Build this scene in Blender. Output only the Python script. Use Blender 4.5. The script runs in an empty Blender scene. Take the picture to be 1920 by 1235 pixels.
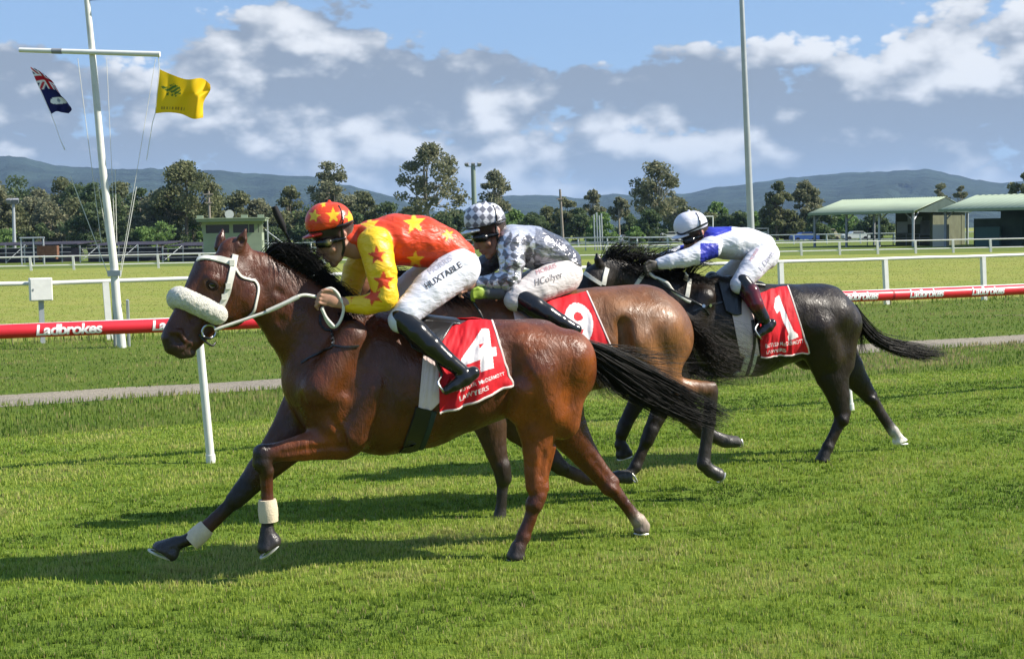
import bpy, bmesh, math, random
import numpy as np
from mathutils import Vector, Matrix
from mathutils.bvhtree import BVHTree

scene = bpy.context.scene
COL = scene.collection
rng = np.random.default_rng(7)
random.seed(7)

# ------------------------------------------------------------------ camera
IW, IH, FPX, CAMH = 1920.0, 1235.0, 2600.0, 1.85
TANP = 177.5 / FPX
PITCH = math.atan(TANP)
ROLL = math.radians(1.0)
_F = Vector((0, math.cos(PITCH), -math.sin(PITCH)))
_r0 = Vector((1, 0, 0))
_u0 = Vector((0, math.sin(PITCH), math.cos(PITCH)))
_R = _r0 * math.cos(ROLL) - _u0 * math.sin(ROLL)
_U = _u0 * math.cos(ROLL) + _r0 * math.sin(ROLL)
CAM = Vector((0, 0, CAMH))
cd = bpy.data.cameras.new('camera')
cam = bpy.data.objects.new('camera', cd)
COL.objects.link(cam)
cd.sensor_width = 36.0
cd.lens = FPX / IW * 36.0
cd.clip_start = 0.1
cd.clip_end = 20000
_m = Matrix.Identity(4)
for _i in range(3):
    _m[_i][0] = _R[_i]; _m[_i][1] = _U[_i]; _m[_i][2] = -_F[_i]; _m[_i][3] = CAM[_i]
cam.matrix_world = _m
scene.camera = cam


def ray(u, v):
    return _F + _R * ((u - IW / 2) / FPX) - _U * ((v - IH / 2) / FPX)


def at(u, v, Y):
    """point on the vertical plane Y=const seen at photo pixel (u,v)"""
    d = ray(u, v)
    return CAM + d * (Y / d.y)


def ground_at(u, v, z=0.0):
    d = ray(u, v)
    return CAM + d * ((z - CAMH) / d.z)


def to_px(P):
    """numpy (N,3) world -> photo pixels"""
    q = P - np.array(CAM)
    z = q @ np.array(_F)
    return np.stack([IW / 2 + FPX * (q @ np.array(_R)) / z, IH / 2 - FPX * (q @ np.array(_U)) / z], -1)


# ------------------------------------------------------------------ light and sky
SUN_EL = math.radians(40)
SUN_AZ = math.radians(90 + 3)             # clockwise from +Y (view direction); the sun stands to the right
sun_dir = Vector((math.sin(SUN_AZ) * math.cos(SUN_EL), math.cos(SUN_AZ) * math.cos(SUN_EL), math.sin(SUN_EL)))
sd = bpy.data.lights.new('sun', 'SUN')
sd.energy = 5.0
sd.angle = math.radians(0.5)
sd.color = (1.0, 0.93, 0.82)
sun = bpy.data.objects.new('sun', sd)
COL.objects.link(sun)
sun.rotation_euler = sun_dir.to_track_quat('Z', 'Y').to_euler()

vs = scene.view_settings
vs.view_transform = 'Standard'
vs.look = 'None'
vs.exposure = 0.78
vs.gamma = 1.0
vs.use_curve_mapping = False
try:
    scene.cycles.use_denoising = True
    scene.cycles.denoiser = 'OPENIMAGEDENOISE'
    scene.cycles.max_bounces = 6
    scene.cycles.transparent_max_bounces = 8
    scene.cycles.volume_bounces = 0
except Exception:
    pass

world = bpy.data.worlds.new('World')
scene.world = world
world.use_nodes = True


class NT:
    """tiny node-tree helper"""
    def __init__(s, tree):
        s.t = tree
        tree.nodes.clear()

    def n(s, typ, **kw):
        nd = s.t.nodes.new(typ)
        for k, v in kw.items():
            setattr(nd, k, v)
        return nd

    def link(s, a, b):
        s.t.links.new(a, b)

    def _in(s, sock, v):
        if isinstance(v, bpy.types.NodeSocket):
            s.link(v, sock)
        else:
            sock.default_value = v

    def math(s, op, a, b=0.0, c=0.0, clamp=False):
        nd = s.n('ShaderNodeMath', operation=op, use_clamp=clamp)
        s._in(nd.inputs[0], a); s._in(nd.inputs[1], b); s._in(nd.inputs[2], c)
        return nd.outputs[0]

    def vmath(s, op, a, b=(0, 0, 0)):
        nd = s.n('ShaderNodeVectorMath', operation=op)
        s._in(nd.inputs[0], a); s._in(nd.inputs[1], b)
        return nd.outputs[0]

    def mix(s, f, a, b, mode='MIX'):
        nd = s.n('ShaderNodeMix', data_type='RGBA', blend_type=mode)
        s._in(nd.inputs[0], f); s._in(nd.inputs[6], a if isinstance(a, bpy.types.NodeSocket) else (*a[:3], 1)); s._in(nd.inputs[7], b if isinstance(b, bpy.types.NodeSocket) else (*b[:3], 1))
        return nd.outputs[2]

    def noise(s, vec, scale, detail=4, rough=0.55, dist=0.0, dim='3D'):
        nd = s.n('ShaderNodeTexNoise', noise_dimensions=dim)
        if vec is not None:
            s.link(vec, nd.inputs['Vector'])
        nd.inputs['Scale'].default_value = scale
        nd.inputs['Detail'].default_value = detail
        nd.inputs['Roughness'].default_value = rough
        nd.inputs['Distortion'].default_value = dist
        return nd.outputs[0]

    def ramp(s, f, a, b, lo=0.0, hi=1.0):
        nd = s.n('ShaderNodeMapRange', interpolation_type='SMOOTHSTEP')
        s._in(nd.inputs[0], f); s._in(nd.inputs[1], a); s._in(nd.inputs[2], b); s._in(nd.inputs[3], lo); s._in(nd.inputs[4], hi)
        return nd.outputs[0]


def build_world():
    w = NT(world.node_tree)
    out = w.n('ShaderNodeOutputWorld')
    bg = w.n('ShaderNodeBackground')
    SK = 0.08
    bg.inputs['Strength'].default_value = SK
    w.link(bg.outputs[0], out.inputs[0])
    sky = w.n('ShaderNodeTexSky', sky_type='NISHITA')
    sky.sun_disc = False
    sky.sun_elevation = SUN_EL
    sky.sun_rotation = SUN_AZ
    sky.altitude = 50
    sky.air_density = 1.0
    sky.dust_density = 0.6
    sky.ozone_density = 1.5
    tc = w.n('ShaderNodeTexCoord')
    sx = w.n('ShaderNodeSeparateXYZ')
    w.link(tc.outputs['Generated'], sx.inputs[0])
    az = w.math('ARCTAN2', sx.outputs[0], sx.outputs[1])
    el = w.math('ARCSINE', sx.outputs[2])
    cx = w.n('ShaderNodeCombineXYZ')
    w.link(az, cx.inputs[0])
    w.link(w.math('MULTIPLY', el, 1.7), cx.inputs[1])
    P = cx.outputs[0]

    def billow(vec, det):
        v = w.n('ShaderNodeTexVoronoi', feature='F1', voronoi_dimensions='2D', normalize=False)
        w.link(vec, v.inputs['Vector'])
        v.inputs['Scale'].default_value = 24.0; v.inputs['Detail'].default_value = det; v.inputs['Roughness'].default_value = .55
        nz = w.noise(vec, 10.0, det + 3, .55, dim='2D')
        return w.math('ADD', w.math('MULTIPLY', nz, .78), w.math('MULTIPLY', w.math('SUBTRACT', .62, v.outputs['Distance']), .34))
    n1 = billow(P, 3.0)
    n2 = billow(w.vmath('ADD', P, (0.006, 0.020, 0.0)), 1.0)
    nL = w.noise(P, 7.0, 4, 0.5, dim='2D')
    m1 = w.noise(P, 8.0, 2, .5, dim='2D')
    m2 = w.noise(w.vmath('ADD', P, (0.012, 0.034, 0.0)), 8.0, 2, .5, dim='2D')
    relief = w.math('ADD', w.math('MULTIPLY', w.math('SUBTRACT', n1, n2), .55), w.math('MULTIPLY', w.math('SUBTRACT', m1, m2), .62))
    # cloud bank near the horizon everywhere, broken cumulus above it
    bank = w.ramp(el, 0.075, 0.150, 0.44, -0.03)
    # cumulus heads standing out of the bank (direction az, el in radians with their spreads)
    heads = [(-0.152, 0.155, 0.050, 0.022, .40), (-0.180, 0.122, 0.055, 0.036, .44), (-0.10, 0.128, 0.055, 0.030, .42),
             (0.165, 0.172, 0.050, 0.016, .36), (0.335, 0.150, 0.085, 0.06, .40), (-0.33, 0.112, 0.07, 0.018, .26),
             (0.20, 0.128, 0.06, 0.018, .22), (-0.01, 0.112, 0.06, 0.020, .26), (0.08, 0.108, .05, .016, .20),
             (-0.25, 0.172, 0.06, 0.03, -.25), (0.03, 0.160, 0.07, 0.03, -.25), (-0.04, 0.158, .05, .03, -.15)]
    tot = bank
    for a, e, sa, se, wt in heads:
        q = w.math('ADD', w.math('POWER', w.math('DIVIDE', w.math('SUBTRACT', az, a), sa), 2.0),
                   w.math('POWER', w.math('DIVIDE', w.math('SUBTRACT', el, e), se), 2.0))
        g = w.math('MULTIPLY', w.math('EXPONENT', w.math('MULTIPLY', q, -1.0)), wt)
        tot = w.math('ADD', tot, g)
    dens = w.math('ADD', n1, tot)
    cover = w.ramp(dens, 0.47, 0.60)
    thick = w.ramp(dens, 0.55, 0.88)
    lit = w.math('ADD', w.math('MULTIPLY', relief, 3.6), w.math('MULTIPLY', w.math('SUBTRACT', nL, 0.5), 1.2))
    lit = w.math('ADD', lit, 0.40)
    lit = w.math('SUBTRACT', lit, w.math('MULTIPLY', thick, 0.14), clamp=True)
    lit = w.ramp(lit, 0.0, 1.0)
    k = 1.0 / SK / 1.70
    dark = (0.29 * k, 0.345 * k, 0.43 * k)
    light = (0.92 * k, 0.94 * k, 0.97 * k)
    ccol = w.mix(lit, dark, light)
    # softer, greyer layer low down
    low = w.ramp(el, 0.0, 0.075, 0.60, 0.0)
    ccol = w.mix(low, ccol, (0.33 * k, 0.40 * k, 0.51 * k))
    # thin veil of high cloud greys the blue, as at this height over the horizon
    blue = w.mix(0.7, sky.outputs[0], (0.29 * k, 0.49 * k, 0.84 * k))
    fin = w.mix(cover, blue, ccol)
    w.link(fin, bg.inputs['Color'])


build_world()
try:
    world.cycles.sampling_method = 'MANUAL'; world.cycles.sample_map_resolution = 512
except Exception:
    pass

# ------------------------------------------------------------------ helpers


def tag(o, label=None, cat=None, group=None, kind=None):
    if label: o['label'] = label
    if cat: o['category'] = cat
    if group: o['group'] = group
    if kind: o['kind'] = kind
    return o


def empty(name, loc=(0, 0, 0), rz=0.0, label=None, cat=None, group=None):
    o = bpy.data.objects.new(name, None)
    COL.objects.link(o)
    o.location = loc
    o.rotation_euler = (0, 0, rz)
    o.empty_display_size = 0.2
    return tag(o, label, cat, group)


def link_mesh(name, me, mats=None, parent=None):
    o = bpy.data.objects.new(name, me)
    COL.objects.link(o)
    if mats is not None:
        for m in (mats if isinstance(mats, (list, tuple)) else [mats]):
            me.materials.append(m)
    if parent is not None:
        o.parent = parent
    return o


def np_mesh(name, V, Fc, mats=None, parent=None, smooth=False, colors=None, matidx=None):
    """V (N,3), Fc (M,k) constant-size faces"""
    V = np.asarray(V, dtype=np.float32); Fc = np.asarray(Fc, dtype=np.int32)
    me = bpy.data.meshes.new(name)
    k = Fc.shape[1]
    me.vertices.add(len(V)); me.vertices.foreach_set('co', V.ravel())
    me.loops.add(Fc.size); me.loops.foreach_set('vertex_index', Fc.ravel())
    me.polygons.add(len(Fc))
    me.polygons.foreach_set('loop_start', np.arange(0, Fc.size, k, dtype=np.int32))
    me.polygons.foreach_set('loop_total', np.full(len(Fc), k, dtype=np.int32))
    if smooth:
        me.polygons.foreach_set('use_smooth', np.ones(len(Fc), dtype=bool))
    if matidx is not None:
        me.polygons.foreach_set('material_index', np.asarray(matidx, dtype=np.int32))
    me.update(calc_edges=True)
    if colors is not None:
        at_ = me.attributes.new('col', 'FLOAT_COLOR', 'POINT')
        c = np.ones((len(V), 4), dtype=np.float32); c[:, :3] = colors
        at_.data.foreach_set('color', c.ravel())
    me.validate()
    return link_mesh(name, me, mats, parent)


class MB:
    """collects simple shapes into ONE mesh"""
    def __init__(s):
        s.v = []; s.f = []; s.mi = []

    def add(s, vs_, fs_, m=0):
        b = len(s.v)
        s.v += [tuple(p) for p in vs_]
        s.f += [tuple(b + i for i in f) for f in fs_]
        s.mi += [m] * len(fs_)

    def box(s, c, size, rz=0.0, m=0, tilt=None):
        cx, cy, cz = c; hx, hy, hz = size[0] / 2, size[1] / 2, size[2] / 2
        M = Matrix.Rotation(rz, 3, 'Z')
        if tilt is not None:
            M = M @ tilt
        vs_ = [Vector(c) + M @ Vector((sx * hx, sy * hy, sz * hz)) for sx in (-1, 1) for sy in (-1, 1) for sz in (-1, 1)]
        s.add(vs_, [(0, 1, 3, 2), (4, 6, 7, 5), (0, 4, 5, 1), (2, 3, 7, 6), (0, 2, 6, 4), (1, 5, 7, 3)], m)

    def tube(s, pts, rad, seg=10, m=0, cap=True):
        pts = [Vector(p) for p in pts]
        n = len(pts)
        if not isinstance(rad, (list, tuple)):
            rad = [rad] * n
        b = len(s.v)
        prev = None
        for i, p in enumerate(pts):
            t = (pts[min(i + 1, n - 1)] - pts[max(i - 1, 0)]).normalized()
            if prev is None:
                a = Vector((0, 0, 1)) if abs(t.z) < 0.9 else Vector((1, 0, 0))
                nx = t.cross(a).normalized()
            else:
                nx = (prev - t * prev.dot(t)).normalized()
            prev = nx
            ny = t.cross(nx)
            for k in range(seg):
                an = 2 * math.pi * k / seg
                s.v.append(tuple(p + (nx * math.cos(an) + ny * math.sin(an)) * rad[i]))
        for i in range(n - 1):
            for k in range(seg):
                k2 = (k + 1) % seg
                s.f.append((b + i * seg + k, b + i * seg + k2, b + (i + 1) * seg + k2, b + (i + 1) * seg + k)); s.mi.append(m)
        if cap:
            s.f.append(tuple(b + k for k in reversed(range(seg)))); s.mi.append(m)
            s.f.append(tuple(b + (n - 1) * seg + k for k in range(seg))); s.mi.append(m)

    def build(s, name, mats, parent=None, smooth=True):
        me = bpy.data.meshes.new(name)
        me.from_pydata(s.v, [], s.f)
        me.polygons.foreach_set('material_index', s.mi)
        if smooth:
            me.polygons.foreach_set('use_smooth', [True] * len(s.f))
            try:
                me.set_sharp_from_angle(angle=math.radians(40))
            except Exception:
                pass
        me.update()
        return link_mesh(name, me, mats, parent)


def resample(pts, n):
    """Catmull-Rom through points -> n points (numpy)"""
    P = np.array([tuple(p) for p in pts], dtype=float)
    if len(P) == 2:
        return P[0] + (P[1] - P[0]) * np.linspace(0, 1, n)[:, None]
    E = np.vstack([2 * P[0] - P[1], P, 2 * P[-1] - P[-2]])
    t = np.linspace(0, len(P) - 1 - 1e-6, n)
    i = t.astype(int); f = (t - i)[:, None]
    a, b, c, d = E[i], E[i + 1], E[i + 2], E[i + 3]
    return 0.5 * ((2 * b) + (-a + c) * f + (2 * a - 5 * b + 4 * c - d) * f ** 2 + (-a + 3 * b - 3 * c + d) * f ** 3)


_perm = rng.random((64, 64))


def vnoise(x, y):
    xi = np.floor(x).astype(int); yi = np.floor(y).astype(int)
    fx = x - xi; fy = y - yi
    fx = fx * fx * (3 - 2 * fx); fy = fy * fy * (3 - 2 * fy)
    g = lambda a, b: _perm[a % 64, b % 64]
    return (g(xi, yi) * (1 - fx) + g(xi + 1, yi) * fx) * (1 - fy) + (g(xi, yi + 1) * (1 - fx) + g(xi + 1, yi + 1) * fx) * fy


def fbm(x, y, o=4):
    r = 0; a = 0.5; t = 0
    for k in range(o):
        r = r + a * vnoise(x * 2 ** k + 17.3 * k, y * 2 ** k + 5.1 * k); t += a; a *= 0.5
    return r / t


# ------------------------------------------------------------------ materials
def mat(name, col, rough=0.6, spec=0.4, metal=0.0, var=0.0, vscale=20.0, bump=0.0, bscale=60.0, attr=False, coat=0.0,
        var2=None, sss=0.0, trans=0.0, sheen=0.0, bdist=0.01):
    m = bpy.data.materials.new(name)
    m.use_nodes = True
    w = NT(m.node_tree)
    out = w.n('ShaderNodeOutputMaterial')
    p = w.n('ShaderNodeBsdfPrincipled')
    tc = w.n('ShaderNodeTexCoord')
    obj = tc.outputs['Object']
    if attr:
        a = w.n('ShaderNodeAttribute', attribute_name='col')
        c = a.outputs['Color']
    else:
        rgb = w.n('ShaderNodeRGB'); rgb.outputs[0].default_value = (*col, 1)
        c = rgb.outputs[0]
    if var > 0:
        nz = w.noise(obj, vscale, 6, 0.6)
        f = w.ramp(nz, 0.3, 0.7, 1 - var, 1 + var)
        if var2 is not None:
            c = w.mix(w.ramp(w.noise(obj, vscale * 0.37, 5, 0.6), 0.42, 0.68), c, var2)
        hs = w.n('ShaderNodeVectorMath', operation='SCALE')
        w.link(c, hs.inputs[0]); w.link(f, hs.inputs['Scale'])
        c = hs.outputs[0]
    w.link(c, p.inputs['Base Color'])
    p.inputs['Roughness'].default_value = rough
    p.inputs['Specular IOR Level'].default_value = spec
    p.inputs['Metallic'].default_value = metal
    p.inputs['Coat Weight'].default_value = coat
    p.inputs['Coat Roughness'].default_value = 0.12
    if sheen:
        p.inputs['Sheen Weight'].default_value = sheen
    if sss:
        p.inputs['Subsurface Weight'].default_value = sss
        p.inputs['Subsurface Radius'].default_value = (0.012, 0.005, 0.003)
    if bump > 0:
        bn = w.n('ShaderNodeBump')
        bn.inputs['Strength'].default_value = bump
        bn.inputs['Distance'].default_value = bdist
        w.link(w.noise(obj, bscale, 5, 0.6), bn.inputs['Height'])
        w.link(bn.outputs[0], p.inputs['Normal'])
    sh = p.outputs[0]
    if trans > 0:
        tr = w.n('ShaderNodeBsdfTranslucent')
        w.link(c, tr.inputs['Color'])
        mx = w.n('ShaderNodeMixShader')
        mx.inputs[0].default_value = trans
        w.link(sh, mx.inputs[1]); w.link(tr.outputs[0], mx.inputs[2])
        sh = mx.outputs[0]
    w.link(sh, out.inputs[0])
    return m


M = {}
M['white'] = mat('white_paint', (.70, .70, .66), .45, .4, var=.06, vscale=6)
M['whitedirty'] = mat('weathered_white_paint', (.62, .62, .57), .6, .3, var=.12, vscale=3, bump=.1, bscale=30)
M['red'] = mat('red_padding', (.62, .022, .035), .38, .45, var=.10, vscale=3.5, bump=.06, bscale=40)
M['letter'] = mat('white_lettering', (.82, .82, .82), .5, .3)
M['galv'] = mat('galvanised_steel', (.38, .41, .43), .5, .5, metal=.3, var=.10, vscale=1.2)
M['steel'] = mat('grey_steel', (.24, .25, .27), .6, .4, var=.15, vscale=2)
M['rust'] = mat('rusty_steel', (.16, .08, .05), .8, .2, var=.2, vscale=5)
M['green_wall'] = mat('pale_green_wall', (.29, .34, .24), .8, .2, var=.07, vscale=1.5)
M['green_roof'] = mat('pale_green_roof', (.30, .36, .25), .55, .3, var=.06, vscale=.6)
M['green_fascia'] = mat('green_fascia', (.24, .29, .19), .7, .25)
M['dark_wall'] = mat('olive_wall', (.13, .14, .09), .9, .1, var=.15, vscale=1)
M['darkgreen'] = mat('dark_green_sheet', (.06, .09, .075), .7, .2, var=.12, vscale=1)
M['glass'] = mat('dark_window_glass', (.02, .022, .025), .12, .5)
M['shade'] = mat('dark_shade_cloth', (.045, .042, .055), .9, .1, var=.3, vscale=.8)
M['black'] = mat('black_rubber', (.015, .015, .016), .6, .3)
M['wood'] = mat('weathered_pole_wood', (.24, .21, .18), .85, .15, var=.15, vscale=3)

# ================================================================== the setting
HD = math.radians(24)                     # direction of the rails and paths
EV = Vector((math.cos(HD), math.sin(HD), 0)); NV = Vector((-math.sin(HD), math.cos(HD), 0))


def RN(s, n, z=0.0):
    return EV * s + NV * n + Vector((0, 0, z))


def on_line(u, v, n):
    """point of the vertical plane n=const seen at a photo pixel, and its s"""
    d = ray(u, v)
    P = CAM + d * (n / d.dot(NV))
    return P, P.dot(EV)


def ground_material(name, c1, c2, c3, scale, dirt=None, stripes=0.0, bump=.5, fine=220.0):
    m = bpy.data.materials.new(name)
    m.use_nodes = True
    w = NT(m.node_tree)
    out = w.n('ShaderNodeOutputMaterial'); p = w.n('ShaderNodeBsdfPrincipled')
    tc = w.n('ShaderNodeTexCoord'); obj = tc.outputs['Object']
    mp = w.n('ShaderNodeMapping'); mp.inputs['Rotation'].default_value = (0, 0, -HD); mp.inputs['Scale'].default_value = (.35, 1, 1)
    w.link(obj, mp.inputs[0])
    a = w.ramp(w.noise(mp.outputs[0], scale, 6, .6), .35, .65)
    b = w.ramp(w.noise(obj, scale * 9, 5, .65), .38, .66)
    f = w.ramp(w.noise(obj, fine, 2, .6), .25, .75, .62, 1.35)
    c = w.mix(a, c1, c2)
    c = w.mix(w.math('MULTIPLY', b, .6), c, c3)
    if dirt is not None:
        c = w.mix(w.ramp(w.noise(mp.outputs[0], scale * 1.7, 6, .62), .60, .72), c, dirt)
    hs = w.n('ShaderNodeVectorMath', operation='SCALE')
    w.link(c, hs.inputs[0]); w.link(f, hs.inputs['Scale'])
    w.link(hs.outputs[0], p.inputs['Base Color'])
    p.inputs['Roughness'].default_value = .95
    p.inputs['Specular IOR Level'].default_value = .1
    bn = w.n('ShaderNodeBump'); bn.inputs['Strength'].default_value = bump; bn.inputs['Distance'].default_value = .05
    w.link(w.noise(obj, fine * .4, 4, .7), bn.inputs['Height'])
    w.link(bn.outputs[0], p.inputs['Normal'])
    w.link(p.outputs[0], out.inputs[0])
    return m


def sheet(name, s0, s1, n0, n1, z, m, wob=0.0, ns=60):
    """band of ground in the rail frame with softly uneven edges"""
    ss = np.linspace(s0, s1, ns)
    V = []; F = []
    for i, s in enumerate(ss):
        a = n0 + wob * (fbm(np.array([s * .8]), np.array([n0 * 3.]))[0] - .5) * 2
        b = n1 + wob * (fbm(np.array([s * .8]), np.array([n1 * 3.]))[0] - .5) * 2
        V += [RN(s, a, z), RN(s, b, z)]
        if i:
            F.append((2 * i - 2, 2 * i, 2 * i + 1, 2 * i - 1))
    return tag(np_mesh(name, [tuple(v) for v in V], F, m), kind='structure')


gm_field = ground_material('field_grass', (.23, .255, .05), (.18, .225, .04), (.28, .26, .08), .12, bump=.4, fine=30)
gm_track = ground_material('turf', (.13, .20, .025), (.17, .235, .032), (.09, .15, .018), .5)
gm_verge = ground_material('verge_grass', (.08, .13, .017), (.11, .155, .024), (.14, .16, .035), .3, dirt=(.17, .13, .075))
gm_path = ground_material('gravel', (.27, .235, .18), (.21, .185, .15), (.33, .29, .23), 1.2, bump=.5, fine=60)
np_mesh('ground', [(-9000, -60, 0), (9000, -60, 0), (9000, 12000, 0), (-9000, 12000, 0)], [(0, 1, 2, 3)], gm_field)['kind'] = 'structure'
sheet('verge', -60, 90, 13.0, 27.4, .004, gm_verge, .15)
sheet('gravel_path', -60, 90, 16.7, 17.95, .008, gm_path, .16, 260)
sheet('race_track', -60, 90, -30, 13.9, .012, gm_track, .08, 200)
gm_far = ground_material('far_grass', (.11, .15, .03), (.14, .18, .035), (.09, .12, .025), .05, bump=.3, fine=8)
np_mesh('far_paddock', [(-300, 96, .004), (300, 104, .004), (300, 420, .004), (-300, 420, .004)], [(0, 1, 2, 3)], gm_far)['kind'] = 'structure'

# ---- grass blades (nobody could count them)
grass_mat = mat('grass_blade', (.1, .2, .03), .55, .25, attr=True, trans=.35)


def grass(name, npts, z0, z1, nlo, nhi, h0, h1, w0, pal, clump=1.0, power=2.0, lean=.5):
    r = np.random.default_rng(hash(name) % 1000 + 11 if False else len(name) * 31 + int(z0 * 10))
    # depth distribution: density falls with distance like the pixel size does
    uu = r.random(npts)
    if power == 2.0:
        Y = z0 * (z1 / z0) ** uu                       # area density ~ 1/Y^2
    else:
        Y = np.sqrt(z0 ** 2 + (z1 ** 2 - z0 ** 2) * uu)
    X = (r.random(npts) * 2 - 1) * (.40 * Y + .7)
    # gather blades into tufts
    if clump:
        q = 9.0
        X = X + clump * (fbm(X * q, Y * q, 2) - .5) * .16
        Y = Y + clump * (fbm(X * q + 9, Y * q + 4, 2) - .5) * .16
    s = X * EV.x + Y * EV.y; n = X * NV.x + Y * NV.y
    ok = (n > nlo) & (n < nhi)
    X, Y, s, n = X[ok], Y[ok], s[ok], n[ok]
    N = len(X)
    big = fbm(s * .55, n * 1.6, 4)                     # streaks along the track
    med = fbm(X * 3.1, Y * 3.1, 3)
    stripe = .5 + .5 * np.sin(n * 2 * math.pi / 1.9 + 1.2 * fbm(s * .2, n * .2, 2))
    h = (h0 + (h1 - h0) * r.random(N) ** 1.3) * (.75 + .6 * med) * (.85 + .3 * big)
    wd = w0 * (Y / 8.0) ** .85 * (.7 + .6 * r.random(N))
    an = r.random(N) * 2 * math.pi
    la = (r.random(N) - .15) * lean
    ld = an + 1.57 + (r.random(N) - .5)
    dx, dy = np.cos(an) * wd / 2, np.sin(an) * wd / 2
    lx, ly = np.cos(ld) * h * la, np.sin(ld) * h * la
    Z = np.full(N, .008)
    V = np.empty((N, 5, 3), np.float32)
    V[:, 0] = np.stack([X - dx, Y - dy, Z], -1); V[:, 1] = np.stack([X + dx, Y + dy, Z], -1)
    V[:, 2] = np.stack([X - dx * .75 + lx * .35, Y - dy * .75 + ly * .35, Z + h * .55], -1)
    V[:, 3] = np.stack([X + dx * .75 + lx * .35, Y + dy * .75 + ly * .35, Z + h * .55], -1)
    V[:, 4] = np.stack([X + lx, Y + ly, Z + h * (1 - .25 * np.abs(la))], -1)
    b = np.arange(N)[:, None] * 5
    F = np.concatenate([b + np.array([[0, 1, 3]]), b + np.array([[0, 3, 2]]), b + np.array([[2, 3, 4]])], 0)
    pal = np.array(pal)
    t = np.clip(.5 + 1.5 * (big - .5) + .8 * (med - .5) + (r.random(N) - .5) * .55 + .22 * (stripe - .5), 0, .999) * (len(pal) - 1)
    i = t.astype(int); f = (t - i)[:, None]
    c = pal[i] * (1 - f) + pal[np.minimum(i + 1, len(pal) - 1)] * f
    straw = r.random(N) < .05
    if nlo > 13 and nhi < 17.5:
        straw |= (r.random(N) < .75) & (fbm(s * .5 + 3, n * 1.1, 3) > .46) & (s > 8.0) & (n > 14.4)
    c[straw] = np.array([.34, .29, .13])
    c = np.repeat(c[:, None, :], 5, 1)
    c[:, 4] *= 1.12
    o = np_mesh(name, V.reshape(-1, 3), F, grass_mat, None, False, c.reshape(-1, 3))
    return tag(o, kind='stuff')


PAL_T = [(.062, .116, .014), (.148, .232, .026), (.245, .335, .040), (.32, .39, .064), (.41, .41, .13)]
PAL_V = [(.055, .11, .014), (.105, .18, .022), (.155, .235, .032), (.21, .26, .05), (.28, .25, .10)]
PAL_F = [(.20, .23, .04), (.22, .25, .045), (.27, .29, .06), (.33, .32, .09)]
tag(grass('turf_grass', 470000, 5.2, 19.5, -99, 13.9, .017, .038, .0060, PAL_T), 'short green turf grass covering the race track', 'grass')
tag(grass('verge_long_grass', 80000, 12.0, 25.0, 13.85, 16.85, .025, .075, .006, PAL_V), 'longer dark grass along the gravel path', 'grass')
tag(grass('verge_back_grass', 70000, 15.0, 44.0, 17.85, 27.6, .02, .055, .006, PAL_V), 'green grass between the path and the white fence', 'grass')
tag(grass('fence_tall_grass', 16000, 21.0, 48.0, 26.2, 27.9, .10, .30, .007, PAL_V), 'tall tufts growing along the foot of the white fence', 'grass')
tag(grass('field_grass_tufts', 60000, 24.0, 90.0, 27.9, 96, .010, .028, .006, PAL_F), 'yellowish grass of the field behind the white fence', 'grass')

# ---- running rail, red padding with white words
LEAN = math.radians(3.0)


def text_tris(body, size=1.0, bold=0.0, shear=0.0, spacing=1.0):
    c = bpy.data.curves.new('t', 'FONT')
    c.body = body; c.size = size; c.offset = bold; c.shear = shear; c.space_character = spacing
    c.align_x = 'CENTER'; c.align_y = 'CENTER'; c.resolution_u = 4
    o = bpy.data.objects.new('t', c)
    COL.objects.link(o)
    dg = bpy.context.evaluated_depsgraph_get()
    me = bpy.data.meshes.new_from_object(o.evaluated_get(dg))
    bm = bmesh.new(); bm.from_mesh(me)
    bmesh.ops.triangulate(bm, faces=bm.faces[:])
    bm.verts.ensure_lookup_table()
    V = np.array([v.co[:2] for v in bm.verts]); T = np.array([[v.index for v in f.verts] for f in bm.faces])
    bm.free()
    bpy.data.objects.remove(o); bpy.data.curves.remove(c); bpy.data.meshes.remove(me)
    return V, T


def subdivide_tris(V, T, maxlen, it=6):
    bm = bmesh.new()
    vs_ = [bm.verts.new((p[0], p[1], 0)) for p in V]
    for t in T:
        try:
            bm.faces.new([vs_[i] for i in t])
        except ValueError:
            pass
    for _ in range(it):
        es = [e for e in bm.edges if e.calc_length() > maxlen]
        if not es:
            break
        bmesh.ops.subdivide_edges(bm, edges=es, cuts=1)
        bmesh.ops.triangulate(bm, faces=[f for f in bm.faces if len(f.verts) > 3])
    bm.verts.index_update()
    V2 = np.array([v.co[:2] for v in bm.verts]); T2 = np.array([[v.index for v in f.verts] for f in bm.faces])
    bm.free()
    return V2, T2


RAIL_N, RAIL_Z, RAIL_R = 11.42, 1.165, .056
root = empty('running_rail', RN(0, RAIL_N), 0, 'low running rail with red padding and white lettering beside the turf track', 'rail')
s_a = on_line(-260, 620, RAIL_N)[1]; s_b = on_line(2150, 535, RAIL_N)[1]
rl = MB(); sw = 1.3
s = s_a
pad_edges = []
O = RN(0, RAIL_N)
rl.tube([RN(t, RAIL_N, RAIL_Z + .004 * math.sin(t * 1.7)) - O for t in np.linspace(s_a, s_b, 60)], RAIL_R, 18)
rl.build('padding', M['red'], root)
wt = MB()
wt.tube([RN(t, RAIL_N + .004, RAIL_Z + RAIL_R * .985) - O for t in np.linspace(s_a, s_b, 40)], .006, 6)  # thin white line along the top of the padding
wt.build('top_line', M['letter'], root)
TV, TT = text_tris('Ladbrokes', .118, .0035, .12, .92)
TV, TT = subdivide_tris(TV, TT, .03)
tw = TV[:, 0].max() - TV[:, 0].min()


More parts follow.
